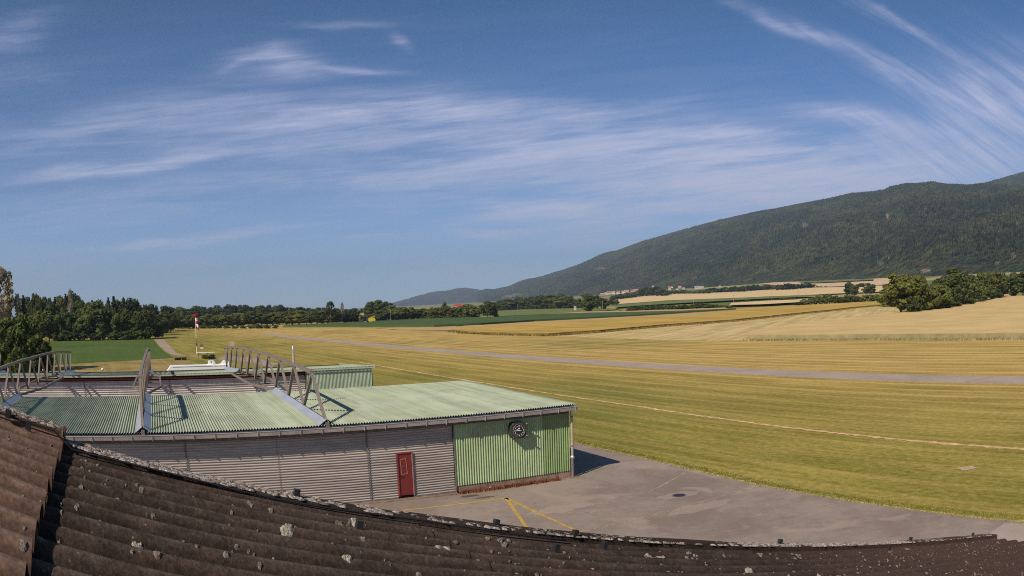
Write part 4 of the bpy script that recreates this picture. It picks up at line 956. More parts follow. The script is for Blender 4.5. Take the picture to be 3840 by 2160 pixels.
tag(l3.build('lichen', M['lichen_verge'], None), 'pinkish grey lichen crust covering the verge of the dark roof', 'lichen', kind='stuff')
tag(l2.build('lichen', M['lichen_pale'], None), 'pale cream lichen rosettes dotted on the dark roof', 'lichen', kind='stuff')
# ------------------------------------------------------------------ windsock, sign, table, shelter, trailers
b0 = ground(739, 1331); top = height_at(b0, 733, 1185)
ws = thing('windsock', 'limp red and white striped windsock on a thin white mast beside the path', 'windsock', (b0.x, b0.y, 0))
rd = varied('sock_red', (.50, .015, .05), .7, .1, 2); wt = M['white']; mrd = varied('mast_red', (.45, .06, .04), .6, .1, 2)
for i in range(7):
    z0, z1 = top * i / 7, top * (i + 1) / 7
    MB().tube([b0 + ZV * z0, b0 + ZV * z1], [.065 - .004 * i, .061 - .004 * i], 8).build('mast', wt if i % 2 else (wt if i != 2 else mrd), ws)
sk = []
bm_ = MB()
topv = b0 + ZV * (top - .05)
side = Vector((1, .2, 0)).normalized()
n = 14
prof = [(0, .0, .46), (.25, -.55, .44), (.30, -.95, .40), (.38, -1.5, .40), (.46, -2.1, .38), (.52, -2.7, .36), (.55, -3.2, .32), (.56, -3.5, .28)]
ring0 = topv + side * .0 + ZV * .25
for bi in range(5):
    q0, q1 = prof[bi], prof[bi + 1]
    b = MB(); V = []
    z0 = -bi * .64; z1 = -(bi + 1) * .64
    for (zz, rr_, oo) in ((z0, .38 - .03 * bi, .05 + .11 * bi), (z1, .36 - .03 * (bi + 1), .05 + .11 * (bi + 1))):
        for k in range(n):
            a = 2 * PI * k / n; r_ = rr_ * (1 + .18 * math.sin(3 * a + bi)); V.append(topv + side * (oo + r_ * math.cos(a) * .75) + Vector((-side.y, side.x, 0)) * (r_ * math.sin(a) * .75) + ZV * (.30 + zz + (.18 * math.cos(a) if bi == 0 and zz == z0 else 0)))
    b.add(V, [(k, (k + 1) % n, (k + 1) % n + n, k + n) for k in range(n)]); b.build('sock', rd if bi % 2 == 0 else wt, ws, True)
b = MB(); pts = [topv + ZV * .32 + side * (.05 + .56 * math.cos(2 * PI * k / 16)) + Vector((-side.y, side.x, 0)) * .56 * math.sin(2 * PI * k / 16) + ZV * .18 * math.cos(2 * PI * k / 16) for k in range(17)]
b.tube(pts, .09, 6); b.build('hoop', rd, ws)
MB().obox(b0 + ZV * 2.1 + side * .0, side, Vector((-side.y, side.x, 0)), ZV, .16, .14, .30).build('control_box', varied('boxgreen', (.06, .09, .05), .7, .1, 2), ws)
q = ground(757, 1318)
sg = thing('round_sign', 'round dark sign above a small white plate on a thin post near the windsock', 'sign', tuple(q))
zc = height_at(q, 757, 1296); fw_ = Vector((-q.x, -q.y, 0)).normalized(); sx = Vector((-fw_.y, fw_.x, 0))
MB().bar(q, q + ZV * (zc + .3), .06).build('post', M['gutter'], sg)
n = 20; MB().prism([q + fw_ * .05 + ZV * (zc + .36 * math.sin(2 * PI * k / n)) + sx * .36 * math.cos(2 * PI * k / n) for k in range(n)], fw_ * .03).build('disc', M['casing'], sg)
n = 20; MB().prism([q + fw_ * .085 + ZV * (zc + .27 * math.sin(2 * PI * k / n)) + sx * .27 * math.cos(2 * PI * k / n) for k in range(n)], fw_ * .01).build('disc_centre', varied('signgrey', (.16, .17, .18), .6, .1, 3), sg)
MB().obox(q + fw_ * .05 + ZV * (zc - .52), sx, fw_, ZV, .30, .015, .13).build('plate', M['white'], sg)
def near_line(pa, pb): return ground(*pa), ground(*pb)
qa, qb = near_line((738, 1345), (806, 1343)); d = (qb - qa).normalized(); dn = Vector((-d.y, d.x, 0))
tb = thing('signal_panel', 'long thin white horizontal panel on short legs beside the windsock', 'panel', tuple(qa.lerp(qb, .5)))
zt_ = 1.05
MB().hexa([qa + dn * 1.2 + ZV * zt_, qb + dn * 1.2 + ZV * zt_, qb + ZV * zt_, qa + ZV * zt_, qa + dn * 1.2 + ZV * (zt_ + .06), qb + dn * 1.2 + ZV * (zt_ + .06), qb + ZV * (zt_ + .06), qa + ZV * (zt_ + .06)]).build('panel', M['white'], tb)
for t_ in (.12, .60, .64, .95): MB().bar(qa.lerp(qb, t_) + dn * .2, qa.lerp(qb, t_) + dn * .2 + ZV * zt_, .07).build('leg', M['casing'], tb)
qa, qb = near_line((656, 1351), (706, 1349)); d = (qb - qa).normalized(); dn = Vector((-d.y, d.x, 0))
sh = thing('log_rack', 'low dark open rack with a brown board on top beside the dry verge', 'rack', tuple(qa.lerp(qb, .5)))
MB().hexa([qa + dn * 1.1 + ZV * .5, qb + dn * 1.1 + ZV * .5, qb - dn * .1 + ZV * .5, qa - dn * .1 + ZV * .5, qa + dn * 1.1 + ZV * .58, qb + dn * 1.1 + ZV * .58, qb - dn * .1 + ZV * .58, qa - dn * .1 + ZV * .58]).build('top_board', varied('brownboard', (.24, .15, .10), .8, .2, 3), sh)
b = MB()
for k in range(9):
    for r_ in range(2): p_ = qa.lerp(qb, .05 + .1 * k + .03 * r_) + ZV * (.12 + .2 * r_); b.tube([p_, p_ + dn * .95], .10, 8)
b.build('logs', M['black'], sh)
for t_ in (0, .5, 1): MB().bar(qa.lerp(qb, t_), qa.lerp(qb, t_) + ZV * .5, .08).build('post', M['steel'], sh)
# glider trailers behind the rear row
def wpt(px, py, w_):
    d = ray(px, py); t = ((Cc - Vector((0, 0, H))).dot(D2) + w_) / d.dot(D2); p_ = Vector((0, 0, H)) + d * t
    r_ = p_ - Cc; return r_.dot(D1), p_.z
def trailer(w_, pxl, pxr, finl, finr, fintop, ytop, letter, lab, sweep=0.0):
    ul, zl = wpt(pxl, ytop, w_); ur, zr = wpt(pxr, ytop, w_); fl_, zf1 = wpt(finl, fintop, w_); fr_, zf2 = wpt(finr, fintop, w_)
    zl = zr = (zl + zr) / 2; zf1 = (zf1 + zf2) / 2
    o = thing('glider_trailer', lab, 'glider trailer', tuple(hp((ul + ur) / 2, w_, 0)), 'white glider trailers behind the rear row')
    wd = 1.5; prof = [(ul - .9, .55), (ul - .75, zl - .9), (ul, zl), (ur, zr), (ur + .25, zr - .6), (ur + .2, .5)]
    b = MB(); V0 = [hp(u_, w_, z_) for u_, z_ in prof]; b.prism(V0, D2 * wd); b.build('body', M['white'], o)
    fin = [(fl_ - .22 - sweep, zl - .02), (fl_ - sweep * .35, zl + (zf1 - zl) * .25), (fl_, zf1 - .05), (fl_ + .05, zf1), (fr_ - .05, zf1), (fr_, zf1 - .05), (fr_ + .22, zl - .02)]
    fb = MB().prism([hp(u_, w_ + .35, z_) for u_, z_ in fin], D2 * .5).build('fin_housing', M['white'], o)
    cx = (fl_ + fr_) / 2 + (.12 if sweep else 0); cz = (zl + zf1) / 2 + .02
    text_mesh('letter', letter, (zf1 - zl) * .75, varied('lettering', (.05, .02, .08), .6, .1, 3), fb, lambda x, y, z: hp(cx + x, w_ + .35 - .01 - z, cz + y))
    b = MB(); b.bar(hp(ul + .2, w_ - .02, zl - .10), hp(ur - .1, w_ - .02, zr - .10), .03, .03); b.build('rail', M['flash'], o)
    for wx in (-.35, .35):
        for sd_ in (0, wd - .18):
            c_ = hp((ul + ur) / 2 + wx, w_ + sd_, .32); MB().tube([c_, c_ + D2 * .18], .32, 16).build('wheel', M['black'], o)
    MB().bar(hp(ul - .8, w_ + wd / 2, .5), hp(ul - 2.2, w_ + wd / 2, .45), .09).build('drawbar', M['casing'], o)
trailer(52.5, 640, 800, 782, 804, 1353, 1370.5, 'F', 'white glider trailer whose tail fin housing carries a dark letter F')
trailer(57.5, 700, 858, 838, 856, 1351.5, 1369.5, 'U', 'white glider trailer with taller swept fin housing marked with letter U', .75)
# ------------------------------------------------------------------ trees
def leaf_quads(cent, nrm, size, rg):
    n = len(cent); t = rg.normal(size=(n, 3)); t -= (t * nrm).sum(1)[:, None] * nrm; t /= np.linalg.norm(t, axis=1)[:, None] + 1e-9
    b_ = np.cross(nrm, t); s = (size * rg.uniform(.6, 1.4, n))[:, None]
    asp = rg.uniform(.55, 1.0, n)[:, None]
    V = np.stack([cent - t * s - b_ * s * asp, cent + t * s - b_ * s * asp * .6, cent + t * s * .8 + b_ * s * asp, cent - t * s * .9 + b_ * s * asp * .8], 1).reshape(-1, 3)
    Fq = np.arange(4 * n).reshape(-1, 4); return V, Fq
def proto_tree(kind, seed, nl=5400, leaf=.026):
    """unit tree: height 1, crown radius about .32; returned as root with crown and trunk"""
    rg = np.random.default_rng(seed); rnd = random.Random(seed)
    C_, N_ = [], []
    if kind in ('round', 'oval', 'bush', 'tall'):
        base, rad, squash = {'round': (.07, .36, 1.0), 'oval': (.04, .30, 1.0), 'bush': (.0, .5, 1.0), 'tall': (.04, .20, 1.0)}[kind]
        ncl = {'bush': 34, 'tall': 46}.get(kind, 60); cc = (base + 1) / 2; hh = (1 - base) / 2
        cl = []
        for i in range(ncl):
            d = rg.normal(size=3); d /= np.linalg.norm(d); rr = rg.uniform(.25, .92) ** .7
            p_ = np.array([d[0] * rad * rr, d[1] * rad * rr, cc + d[2] * hh * rr * .92]); p_[:2] *= 1 + .25 * math.sin(3 * math.atan2(d[1], d[0]) + seed)
            if kind != 'bush' and p_[2] < base + .15: p_[:2] *= .82
            cl.append((p_, rg.uniform(.08, .145) * (1.25 if kind == 'bush' else 1), d))
        per = nl // ncl
        for p_, r_, d in cl:
            q = rg.normal(size=(per, 3)); q /= np.linalg.norm(q, axis=1)[:, None]; q2 = q * (r_ * rg.uniform(.55, 1.05, per)[:, None]); q2[:, 2] *= .72
            nn = q * .9 + np.array([0, 0, .45]) + rg.normal(size=(per, 3)) * .55; nn /= np.linalg.norm(nn, axis=1)[:, None]
            C_.append(p_ + q2); N_.append(nn)
    elif kind == 'fir':
        for i in range(26):
            t_ = i / 26; z = .08 + .90 * t_ + rg.uniform(-.012, .012); R_ = .17 * (1 - t_) ** .8 * rg.uniform(.7, 1.15) + .012; m_ = int(nl / 26 * (1.25 - t_))
            a = rg.uniform(0, 2 * PI, m_); r_ = R_ * np.sqrt(rg.uniform(.05, 1, m_)) * (1 + .22 * np.sin(a * 5 + i * 2))
            C_.append(np.stack([r_ * np.cos(a), r_ * np.sin(a), z - r_ * .35 + rg.normal(size=m_) * .008], -1))
            nn = np.stack([np.cos(a) * .5, np.sin(a) * .5, np.ones(m_)], -1) + rg.normal(size=(m_, 3)) * .3; N_.append(nn / np.linalg.norm(nn, axis=1)[:, None])
    elif kind == 'birch':
        for i in range(130):      # drooping sprays around an open crown
            a = rg.uniform(0, 2 * PI); z = rg.uniform(.38, .98); R_ = .26 * math.sin(min(1, (1.06 - z) * 2.2) * PI / 2) * rg.uniform(.25, 1); L_ = rg.uniform(.05, .13); m_ = nl // 130
            t_ = rg.uniform(0, 1, m_)
            C_.append(np.stack([R_ * math.cos(a) * (1 + .1 * t_) + rg.normal(size=m_) * .013, R_ * math.sin(a) * (1 + .1 * t_) + rg.normal(size=m_) * .013, z - L_ * t_], -1)); nn = rg.normal(size=(m_, 3)); N_.append(nn / np.linalg.norm(nn, axis=1)[:, None])
    C_, N_ = np.concatenate(C_), np.concatenate(N_)
    V, Fq = leaf_quads(C_, N_, leaf * (1.35 if kind == 'bush' else .72 if kind == 'birch' else .75 if kind == 'fir' else 1), rg)
    root = bpy.data.objects.new(kind, None); COL.objects.link(root); root.empty_display_size = .1
    lm = {'round': 'leaf_mid', 'oval': 'leaf_dark', 'bush': 'leaf_mid', 'tall': 'leaf_mid', 'fir': 'leaf_fir', 'birch': 'leaf_birch'}[kind]
    ORG[root.name] = Vector((0, 0, 0))
    cr = link('crown', V, Fq, M[lm], root)
    if kind != 'bush':
        b = MB(); bend = [(rnd.uniform(-.02, .02), rnd.uniform(-.02, .02)) for _ in range(6)]
        pts = [Vector((bend[i][0] * (i > 0), bend[i][1] * (i > 0), z)) for i, z in enumerate((-.02, .12, .28, .45, .65, .88))]
        b.tube(pts, [.022, .017, .014, .011, .007, .002], 7)
        for i in range(9 if kind != 'birch' else 22):
            z = rnd.uniform(.2 if kind != 'birch' else .35, .8); a = rnd.uniform(0, 2 * PI); L_ = rnd.uniform(.12, .26); s_ = Vector((0, 0, z)) + pts[3] * 0
            e1 = s_ + Vector((math.cos(a) * L_ * .5, math.sin(a) * L_ * .5, L_ * .35)); e2 = s_ + Vector((math.cos(a) * L_, math.sin(a) * L_, L_ * .55 if kind != 'fir' else -.02))
            b.tube([s_, e1, e2], [.007, .005, .001] if kind != 'birch' else [.005, .003, .0008], 5)
        b.build('trunk', M['bark_pale' if kind == 'birch' else 'bark'], root)
    return root
PR = {'round': [proto_tree('round', 11), proto_tree('round', 12), proto_tree('round', 13)], 'oval': [proto_tree('oval', 21), proto_tree('oval', 22), proto_tree('oval', 23)],
      'tall': [proto_tree('tall', 31), proto_tree('tall', 32)], 'bush': [proto_tree('bush', 41, 2400), proto_tree('bush', 42, 2400)], 'fir': [proto_tree('fir', 51, 3400), proto_tree('fir', 52, 3400)],
      'birch': [proto_tree('birch', 61, 2000)]}
NAMES = {'round': 'broadleaf_tree', 'oval': 'broadleaf_tree', 'tall': 'slender_tree', 'bush': 'bush', 'fir': 'fir_tree', 'birch': 'birch_tree'}
VAR = {}      # crown meshes in other leaf colours
def variant(root, matn):
    key = (root.name, matn)
    if key not in VAR:
        me = [c for c in root.children if c.name.startswith('crown')][0].data.copy(); me.materials[0] = M[matn]; VAR[key] = me
    return VAR[key]
TREES = []
def tree(base, h, wd, kind, leafm=None, label='', cat=None, group=None):
    pr = random.choice(PR[kind]); o = pr.copy(); o.name = NAMES[kind]; COL.objects.link(o)
    for c in pr.children:
        k = c.copy(); COL.objects.link(k); k.parent = o
        if leafm and c.name.startswith('crown'): k.data = variant(pr, leafm)
    unit = {'round': .66, 'oval': .55, 'bush': .95, 'tall': .37, 'fir': .27, 'birch': .50}[kind]
    o.location = base - ZV * .15; sx_ = wd / unit; o.scale = (sx_ * random.uniform(.92, 1.08), sx_ * random.uniform(.92, 1.08), h); o.rotation_euler = (0, 0, random.uniform(0, 6.28))
    tag(o, label, cat or ('bush' if kind == 'bush' else 'tree'), group)
    TREES.append(o); return o
def pxw(base, wpx): return wpx / 3000.0 * math.hypot(base.x, base.y) * 1.12
CW = {'leaf_dark': 'dark green', 'leaf_mid': 'mid green', 'leaf_warm': 'yellowish green', 'leaf_fir': 'blackish green', 'leaf_birch': 'pale brownish'}
KW_ = {'round': 'rounded tree', 'oval': 'upright tree', 'tall': 'slender tree', 'bush': 'bush', 'fir': 'fir', 'birch': 'birch'}
def row(items, where, group):
    """items: (x, ybase, ytop, width px, kind, leaf material[, distance]) - labelled from left to right"""
    items = sorted(items, key=lambda q: q[0])
    for i, it in enumerate(items):
        x, yb, yt, wp, kind, lm = it[:6]
        base = at_dist(x, yb, it[6]) if len(it) > 6 else ground(x, yb)
        h = height_at(base, x, yt) - base.z
        tree(base, max(h, 1.0), pxw(base, wp), kind, lm, '%s %s, %s from the left %s' % (CW[lm], KW_[kind], ordn(i), where), None, group)
R_ = random.Random(5)
mats3 = ['leaf_dark', 'leaf_dark', 'leaf_mid', 'leaf_mid', 'leaf_warm']
# near left group
row([(-60, 1400, 1080, 130, 'oval', 'leaf_mid', 118), (10, 1400, 982, 175, 'birch', 'leaf_birch', 128), (60, 1400, 1150, 150, 'round', 'leaf_dark', 112), (120, 1400, 1175, 110, 'round', 'leaf_mid', 126), (5, 1400, 1210, 140, 'bush', 'leaf_dark', 104), (70, 1400, 1290, 100, 'bush', 'leaf_mid', 100), (165, 1400, 1265, 90, 'bush', 'leaf_dark', 118), (-20, 1400, 1130, 130, 'round', 'leaf_dark', 140), (120, 1400, 1300, 70, 'bush', 'leaf_dark', 110)], 'in the near clump by the hangar', 'trees in the near clump left of the green field')
# left wood: front row along the green field
fr_ = []
xs_ = [150, 185, 225, 262, 300, 340, 372, 405, 440, 478, 512, 545]
for i, x in enumerate(xs_):
    yt = np.interp(x, [130, 250, 300, 340, 420, 480, 560], [1150, 1150, 1165, 1125, 1140, 1150, 1165]) + R_.uniform(-14, 14)
    fr_.append((x, np.interp(x, [150, 573], [1280, 1271]), yt, R_.choice([58, 66, 74]), R_.choice(['round', 'oval', 'oval', 'tall', 'round']), R_.choice(mats3)))
fr_ += [(582, 1268, 1172, 60, 'round', 'leaf_dark'), (612, 1256, 1168, 54, 'oval', 'leaf_dark'), (640, 1246, 1172, 48, 'round', 'leaf_dark'), (598, 1268, 1200, 40, 'bush', 'leaf_dark')]
row(fr_, 'in the front row of the left wood', 'front row of trees of the left wood')
un_ = [(x + R_.uniform(-8, 8), np.interp(x, [150, 573], [1281, 1272]), np.interp(x, [150, 573], [1281, 1272]) - R_.uniform(30, 55), R_.uniform(40, 60), 'bush', R_.choice(['leaf_dark', 'leaf_dark', 'leaf_mid'])) for x in range(205, 580, 36)]
row(un_, 'beside the bright green field', 'bushes under the left wood')
bk = []
for x in range(70, 660, 20):
    yt = np.interp(x, [70, 130, 180, 240, 275, 300, 345, 400, 440, 480, 520, 560, 600, 660], [1098, 1092, 1105, 1095, 1092, 1108, 1118, 1112, 1108, 1118, 1128, 1136, 1144, 1156]) + R_.uniform(-9, 9)
    kd = 'fir' if R_.random() < .4 else R_.choice(['oval', 'round'])
    bk.append((x, 1250, yt, R_.uniform(36, 46) if kd == 'fir' else R_.uniform(44, 60), kd, 'leaf_fir' if kd == 'fir' else R_.choice(['leaf_dark', 'leaf_fir', 'leaf_dark']), R_.uniform(300, 350) if x < 560 else R_.uniform(360, 400)))
bk += [(268, 1250, 1076, 22, 'birch', 'leaf_birch', 298)]
row(bk, 'at the back of the left wood', 'taller trees at the back of the left wood')
# far tree belt across the end of the airfield
fb_ = []
x = 668
while x < 1385:
    yb = np.interp(x, [665, 850, 1000, 1200, 1400], [1234, 1228, 1220, 1217, 1208]); yt = np.interp(x, [665, 800, 900, 1000, 1100, 1200, 1320], [1172, 1178, 1170, 1160, 1166, 1164, 1172]) + R_.uniform(-8, 10)
    if 860 < x < 905: lm, yt = 'leaf_warm', 1172
    else: lm = R_.choice(['leaf_dark', 'leaf_mid', 'leaf_mid', 'leaf_warm', 'leaf_dark'])
    if 1320 < x < 1372: yt = 1188
    fb_.append((x, yb, yt, R_.uniform(44, 60), R_.choice(['round', 'oval', 'round', 'tall']), lm)); x += R_.uniform(19, 26)
fb_ += [(1240, 1216, 1127, 44, 'birch', 'leaf_dark'), (1285, 1214, 1131, 16, 'birch', 'leaf_birch'), (1318, 1212, 1152, 30, 'round', 'leaf_dark')]
row(fb_, 'in the far belt of the airfield', 'trees of the belt at the far end of the airfield')
fb2 = []
x = 655
while x < 1330:
    yt = np.interp(x, [650, 750, 850, 960, 1010, 1100, 1200, 1330], [1146, 1144, 1143, 1138, 1140, 1148, 1152, 1158]) + R_.uniform(-3, 4)
    fb2.append((x, 1200, yt, R_.uniform(38, 50), R_.choice(['round', 'oval']), R_.choice(['leaf_dark', 'leaf_fir']), R_.uniform(720, 800))); x += R_.uniform(20, 26)
row(fb2, 'on the skyline behind', 'skyline trees behind the far belt')
row([(x_, 1232, 1232 - R_.uniform(12, 20), R_.uniform(24, 34), 'bush', R_.choice(['leaf_dark', 'leaf_mid'])) for x_ in range(672, 1050, 30)], 'below the far belt', 'bushes below the far belt')
# middle belt (centre)
row([(1392, 1200, 1128, 60, 'round', 'leaf_dark', 640), (1420, 1200, 1122, 62, 'round', 'leaf_dark', 660), (1448, 1200, 1124, 56, 'round', 'leaf_dark', 650), (1475, 1200, 1140, 40, 'round', 'leaf_mid', 640),
     (1424, 1207, 1160, 40, 'round', 'leaf_dark'), (1356, 1211, 1180, 22, 'bush', 'leaf_mid')], 'in the harvester clump', 'tall clump beside the harvester')
mb_ = [(1440, 1206, 1150, 44, 'oval', 'leaf_dark'), (1500, 1203, 1156, 40, 'round', 'leaf_mid'), (1545, 1200, 1150, 36, 'oval', 'leaf_dark')]
x = 1470
while x < 1800:
    yb = np.interp(x, [1440, 1582, 1800], [1206, 1198, 1193]); yt = np.interp(x, [1440, 1520, 1580, 1640, 1700, 1740, 1800], [1158, 1150, 1158, 1148, 1146, 1140, 1146]) + R_.uniform(-5, 7)
    mb_.append((x, yb, yt, R_.uniform(38, 50), R_.choice(['round', 'oval', 'round']), R_.choice(['leaf_dark', 'leaf_mid', 'leaf_mid', 'leaf_warm']))); x += R_.uniform(17, 24)
mb_ += [(1669, 1193, 1131, 22, 'oval', 'leaf_dark'), (1828, 1192, 1124, 46, 'round', 'leaf_dark'), (1848, 1191, 1128, 36, 'round', 'leaf_dark'), (1862, 1190, 1172, 18, 'bush', 'leaf_dark')]
row(mb_, 'behind the dark green field', 'trees along the dark green field')
row([(x_, np.interp(x_, [1580, 1800], [1199, 1193]), np.interp(x_, [1580, 1800], [1199, 1193]) - R_.uniform(12, 19), R_.uniform(22, 30), 'bush', R_.choice(['leaf_mid', 'leaf_warm', 'leaf_dark'])) for x_ in range(1588, 1800, 22)], 'in the low middle scrub', 'scrub along the dark green field')
dw = []
x = 1872
while x < 2180:
    yb = np.interp(x, [1870, 1956, 2183], [1166, 1161, 1156]); yt = np.interp(x, [1870, 1960, 2080, 2120, 2180], [1124, 1115, 1104, 1106, 1120]) + R_.uniform(-5, 7)
    dw.append((x, yb + .5, yb - 14, 26, 'bush', 'leaf_dark'))
    dw.append((x, yb, yt, R_.uniform(40, 52), R_.choice(['round', 'oval', 'tall']), R_.choice(['leaf_dark', 'leaf_dark', 'leaf_fir', 'leaf_mid']))); x += R_.uniform(15, 20)
row(dw, 'in the dark middle wood', 'trees of the dark wood above the light green field')
row([(2207, 1171, 1100, 56, 'round', 'leaf_dark'), (2240, 1160, 1102, 36, 'oval', 'leaf_dark'), (2262, 1161, 1116, 36, 'round', 'leaf_dark'), (2290, 1146, 1120, 30, 'round', 'leaf_mid'), (2310, 1145, 1122, 20, 'round', 'leaf_mid'), (2326, 1171, 1163, 17, 'bush', 'leaf_dark')], 'below the village', 'loose group of trees below the village')
w3 = []
for x in range(2300, 2390, 13): w3.append((x, np.interp(x, [2300, 2400], [1127, 1115]), np.interp(x, [2300, 2400], [1106, 1090]) + R_.uniform(-3, 3), 24, 'round', 'leaf_dark'))
for x in range(2398, 2505, 13): w3.append((x, 1113 - (x - 2398) * .02, np.interp(x, [2395, 2450, 2480, 2505], [1084, 1072, 1078, 1094]) + R_.uniform(-3, 4), 28, 'round', R_.choice(['leaf_dark', 'leaf_fir'])))
for x in range(2515, 2660, 16): w3.append((x, 1103, 1089 + R_.uniform(-4, 3), 24, 'round', R_.choice(['leaf_dark', 'leaf_mid'])))
for x in range(2660, 2910, 14): w3.append((x, np.interp(x, [2660, 2910], [1100, 1088]), np.interp(x, [2660, 2800, 2850, 2910], [1080, 1070, 1068, 1070]) + R_.uniform(-3, 4), 22, R_.choice(['round', 'tall', 'oval']), R_.choice(['leaf_dark', 'leaf_fir', 'leaf_mid'])))
for x in range(2918, 3056, 14): w3.append((x, np.interp(x, [2918, 3056], [1091, 1080]), np.interp(x, [2918, 2960, 3040, 3056], [1066, 1062, 1060, 1068]) + R_.uniform(-3, 3), 26, 'round', R_.choice(['leaf_dark', 'leaf_fir'])))
for x in (3066, 3080, 3096): w3.append((x, 1079, 1072, 14, 'bush', 'leaf_dark'))
row(w3, 'in the mountain foot woods', 'woods at the foot of the mountain')
hd = []
for x in range(2362, 2750, 17):
    yb = np.interp(x, [2349, 2750], [1171, 1154]); yt = np.interp(x, [2349, 2420, 2560, 2640, 2700, 2750], [1155, 1145, 1142, 1130, 1142, 1140]) + R_.uniform(-3, 5); hd.append((x, yb, yt, R_.uniform(26, 36), R_.choice(['bush', 'bush', 'round']), R_.choice(['leaf_dark', 'leaf_mid', 'leaf_dark'])))
row(hd, 'in the hedge beyond the yellow crop', 'bushes of the hedge behind the yellow crop')
h2 = []
for x in range(2755, 2990, 16): h2.append((x, np.interp(x, [2755, 2990], [1140, 1130]), np.interp(x, [2755, 2990], [1130, 1114]) + R_.uniform(-3, 3), 22, 'bush', R_.choice(['leaf_dark', 'leaf_mid'])))
for x in range(2996, 3370, 18):
    yb = np.interp(x, [2990, 3366], [1146, 1130]); yt = np.interp(x, [2990, 3040, 3110, 3160, 3230, 3300, 3366], [1133, 1110, 1100, 1108, 1106, 1100, 1104]) + R_.uniform(-4, 6); h2.append((x, yb, yt, R_.uniform(30, 40), R_.choice(['bush', 'bush', 'round']), R_.choice(['leaf_dark', 'leaf_mid', 'leaf_warm'])))
h2 += [(3185, 1110, 1058, 34, 'oval', 'leaf_dark'), (3202, 1112, 1062, 30, 'oval', 'leaf_dark'), (3262, 1108, 1056, 46, 'round', 'leaf_mid'), (3228, 1080, 1060, 34, 'round', 'leaf_dark')]
row(h2, 'in the right hand hedge', 'hedge running up to the big trees')
# big trees at the wheat crest
row([(3378, 1181, 1009, 138, 'round', 'leaf_warm'), (3330, 1150, 1078, 80, 'bush', 'leaf_mid'), (3450, 1176, 1030, 84, 'oval', 'leaf_warm'), (3425, 1181, 1105, 60, 'bush', 'leaf_dark'), (3518, 1168, 1060, 96, 'round', 'leaf_warm'), (3485, 1172, 1070, 70, 'oval', 'leaf_mid'), (3590, 1152, 991, 118, 'round', 'leaf_dark'), (3552, 1160, 1020, 90, 'oval', 'leaf_dark'),
     (3640, 1142, 1034, 84, 'round', 'leaf_mid'), (3680, 1134, 1020, 78, 'oval', 'leaf_mid'), (3725, 1124, 1008, 96, 'round', 'leaf_warm'), (3765, 1116, 1024, 50, 'oval', 'leaf_dark'), (3838, 1114, 1006, 104, 'round', 'leaf_mid'), (3885, 1113, 1010, 100, 'round', 'leaf_dark'), (3806, 1114, 1016, 46, 'oval', 'leaf_mid'), (3800, 1115, 1085, 40, 'bush', 'leaf_dark'),
     (3575, 1160, 1098, 80, 'bush', 'leaf_dark'), (3625, 1150, 1094, 70, 'bush', 'leaf_dark'), (3680, 1137, 1085, 70, 'bush', 'leaf_dark'), (3735, 1125, 1080, 60, 'bush', 'leaf_dark'), (3540, 1165, 1110, 60, 'bush', 'leaf_dark')], 'along the wheat crest', 'big trees at the crest of the wheat field')
row([(788, 1345, 1338, 42, 'bush', 'leaf_dark'), (768, 1345, 1337, 30, 'bush', 'leaf_mid')], 'under the white panel', 'low bushes under the white panel')
tree(ground(1722, 1224), 1.1, 3.0, 'bush', 'leaf_mid', 'single low bush on the dry strip beside the dark green field', None, None)
for lst in PR.values():
    for o in lst:
        for c in list(o.children): bpy.data.objects.remove(c)
        bpy.data.objects.remove(o)
# ------------------------------------------------------------------ poles, harvester, houses
pi = 0
PL = [(1363, 1205, 1148), (1466, 1207, 1162), (1773, 1192, 1146), (1862, 1189, 1134), (1943, 1190, 1141), (2076, 1156, 1132), (2260, 1162, 1128), (2437, 1150, 1122), (2602, 1143, 1120), (2752, 1141, 1104), (2895, 1128, 1098), (2798, 1094, 1066), (2994, 1110, 1090), (3164, 1104, 1084)]
polm = varied('pole_wood', (.30, .26, .20), .8, .2, 2)
for i, (x, yb, yt) in enumerate(PL):
    q = ground(x, yb); h = height_at(q, x, yt) - q.z; rr_ = max(.12, math.hypot(q.x, q.y) * .00022)
    o = thing('utility_pole', 'thin pale utility pole, %s from the left of the poles crossing the fields' % ordn(i), 'utility pole', tuple(q), 'utility poles crossing the fields')
    MB().tube([q - ZV * .2, q + ZV * h], [rr_, rr_ * .7], 6).build('mast', polm, o)
    if i > 7: MB().bar(q + ZV * (h - .8) - Vector((1, .3, 0)), q + ZV * (h - .8) + Vector((1, .3, 0)), rr_ * .9).build('crossarm', polm, o)
q = ground(1389, 1212); r = Vector((q.x, q.y, 0)).normalized(); sx = Vector((r.y, -r.x, 0)); rc = math.hypot(q.x, q.y)
hv = thing('combine_harvester', 'yellow combine harvester parked beside the far tree clump', 'combine harvester', tuple(q))
hy = varied('harvester_yellow', (.55, .38, .04), .5, .12, 1)
MB().prism([q + sx * x + ZV * z for x, z in ((-1.2, .9), (2.6, 1.0), (3.0, 1.8), (2.6, 3.1), (-.9, 3.2), (-1.2, 2.4))], r * 2.4).build('body', hy, hv)
MB().prism([q + sx * x + ZV * z for x, z in ((-2.6, 1.5), (-1.25, 1.5), (-1.25, 3.4), (-2.4, 3.3))], r * 1.9).build('cab', M['casing'], hv)
MB().prism([q + sx * x + ZV * z for x, z in ((-4.4, .2), (-3.2, .2), (-2.6, 1.2), (-3.6, 1.0))], r * 4.5).build('header', hy, hv)
for x, rad in ((-1.7, .85), (1.9, .6)):
    for k in (-.15, 2.0): MB().tube([q + sx * x + ZV * rad + r * k, q + sx * x + ZV * rad + r * (k + .45)], rad, 16).build('wheel', M['black'], hv)
MB().bar(q + sx * .4 + ZV * 3.2 + r * 1.2, q + sx * 2.4 + ZV * 4.0 + r * 1.2, .35).build('unloading_pipe', hy, hv)
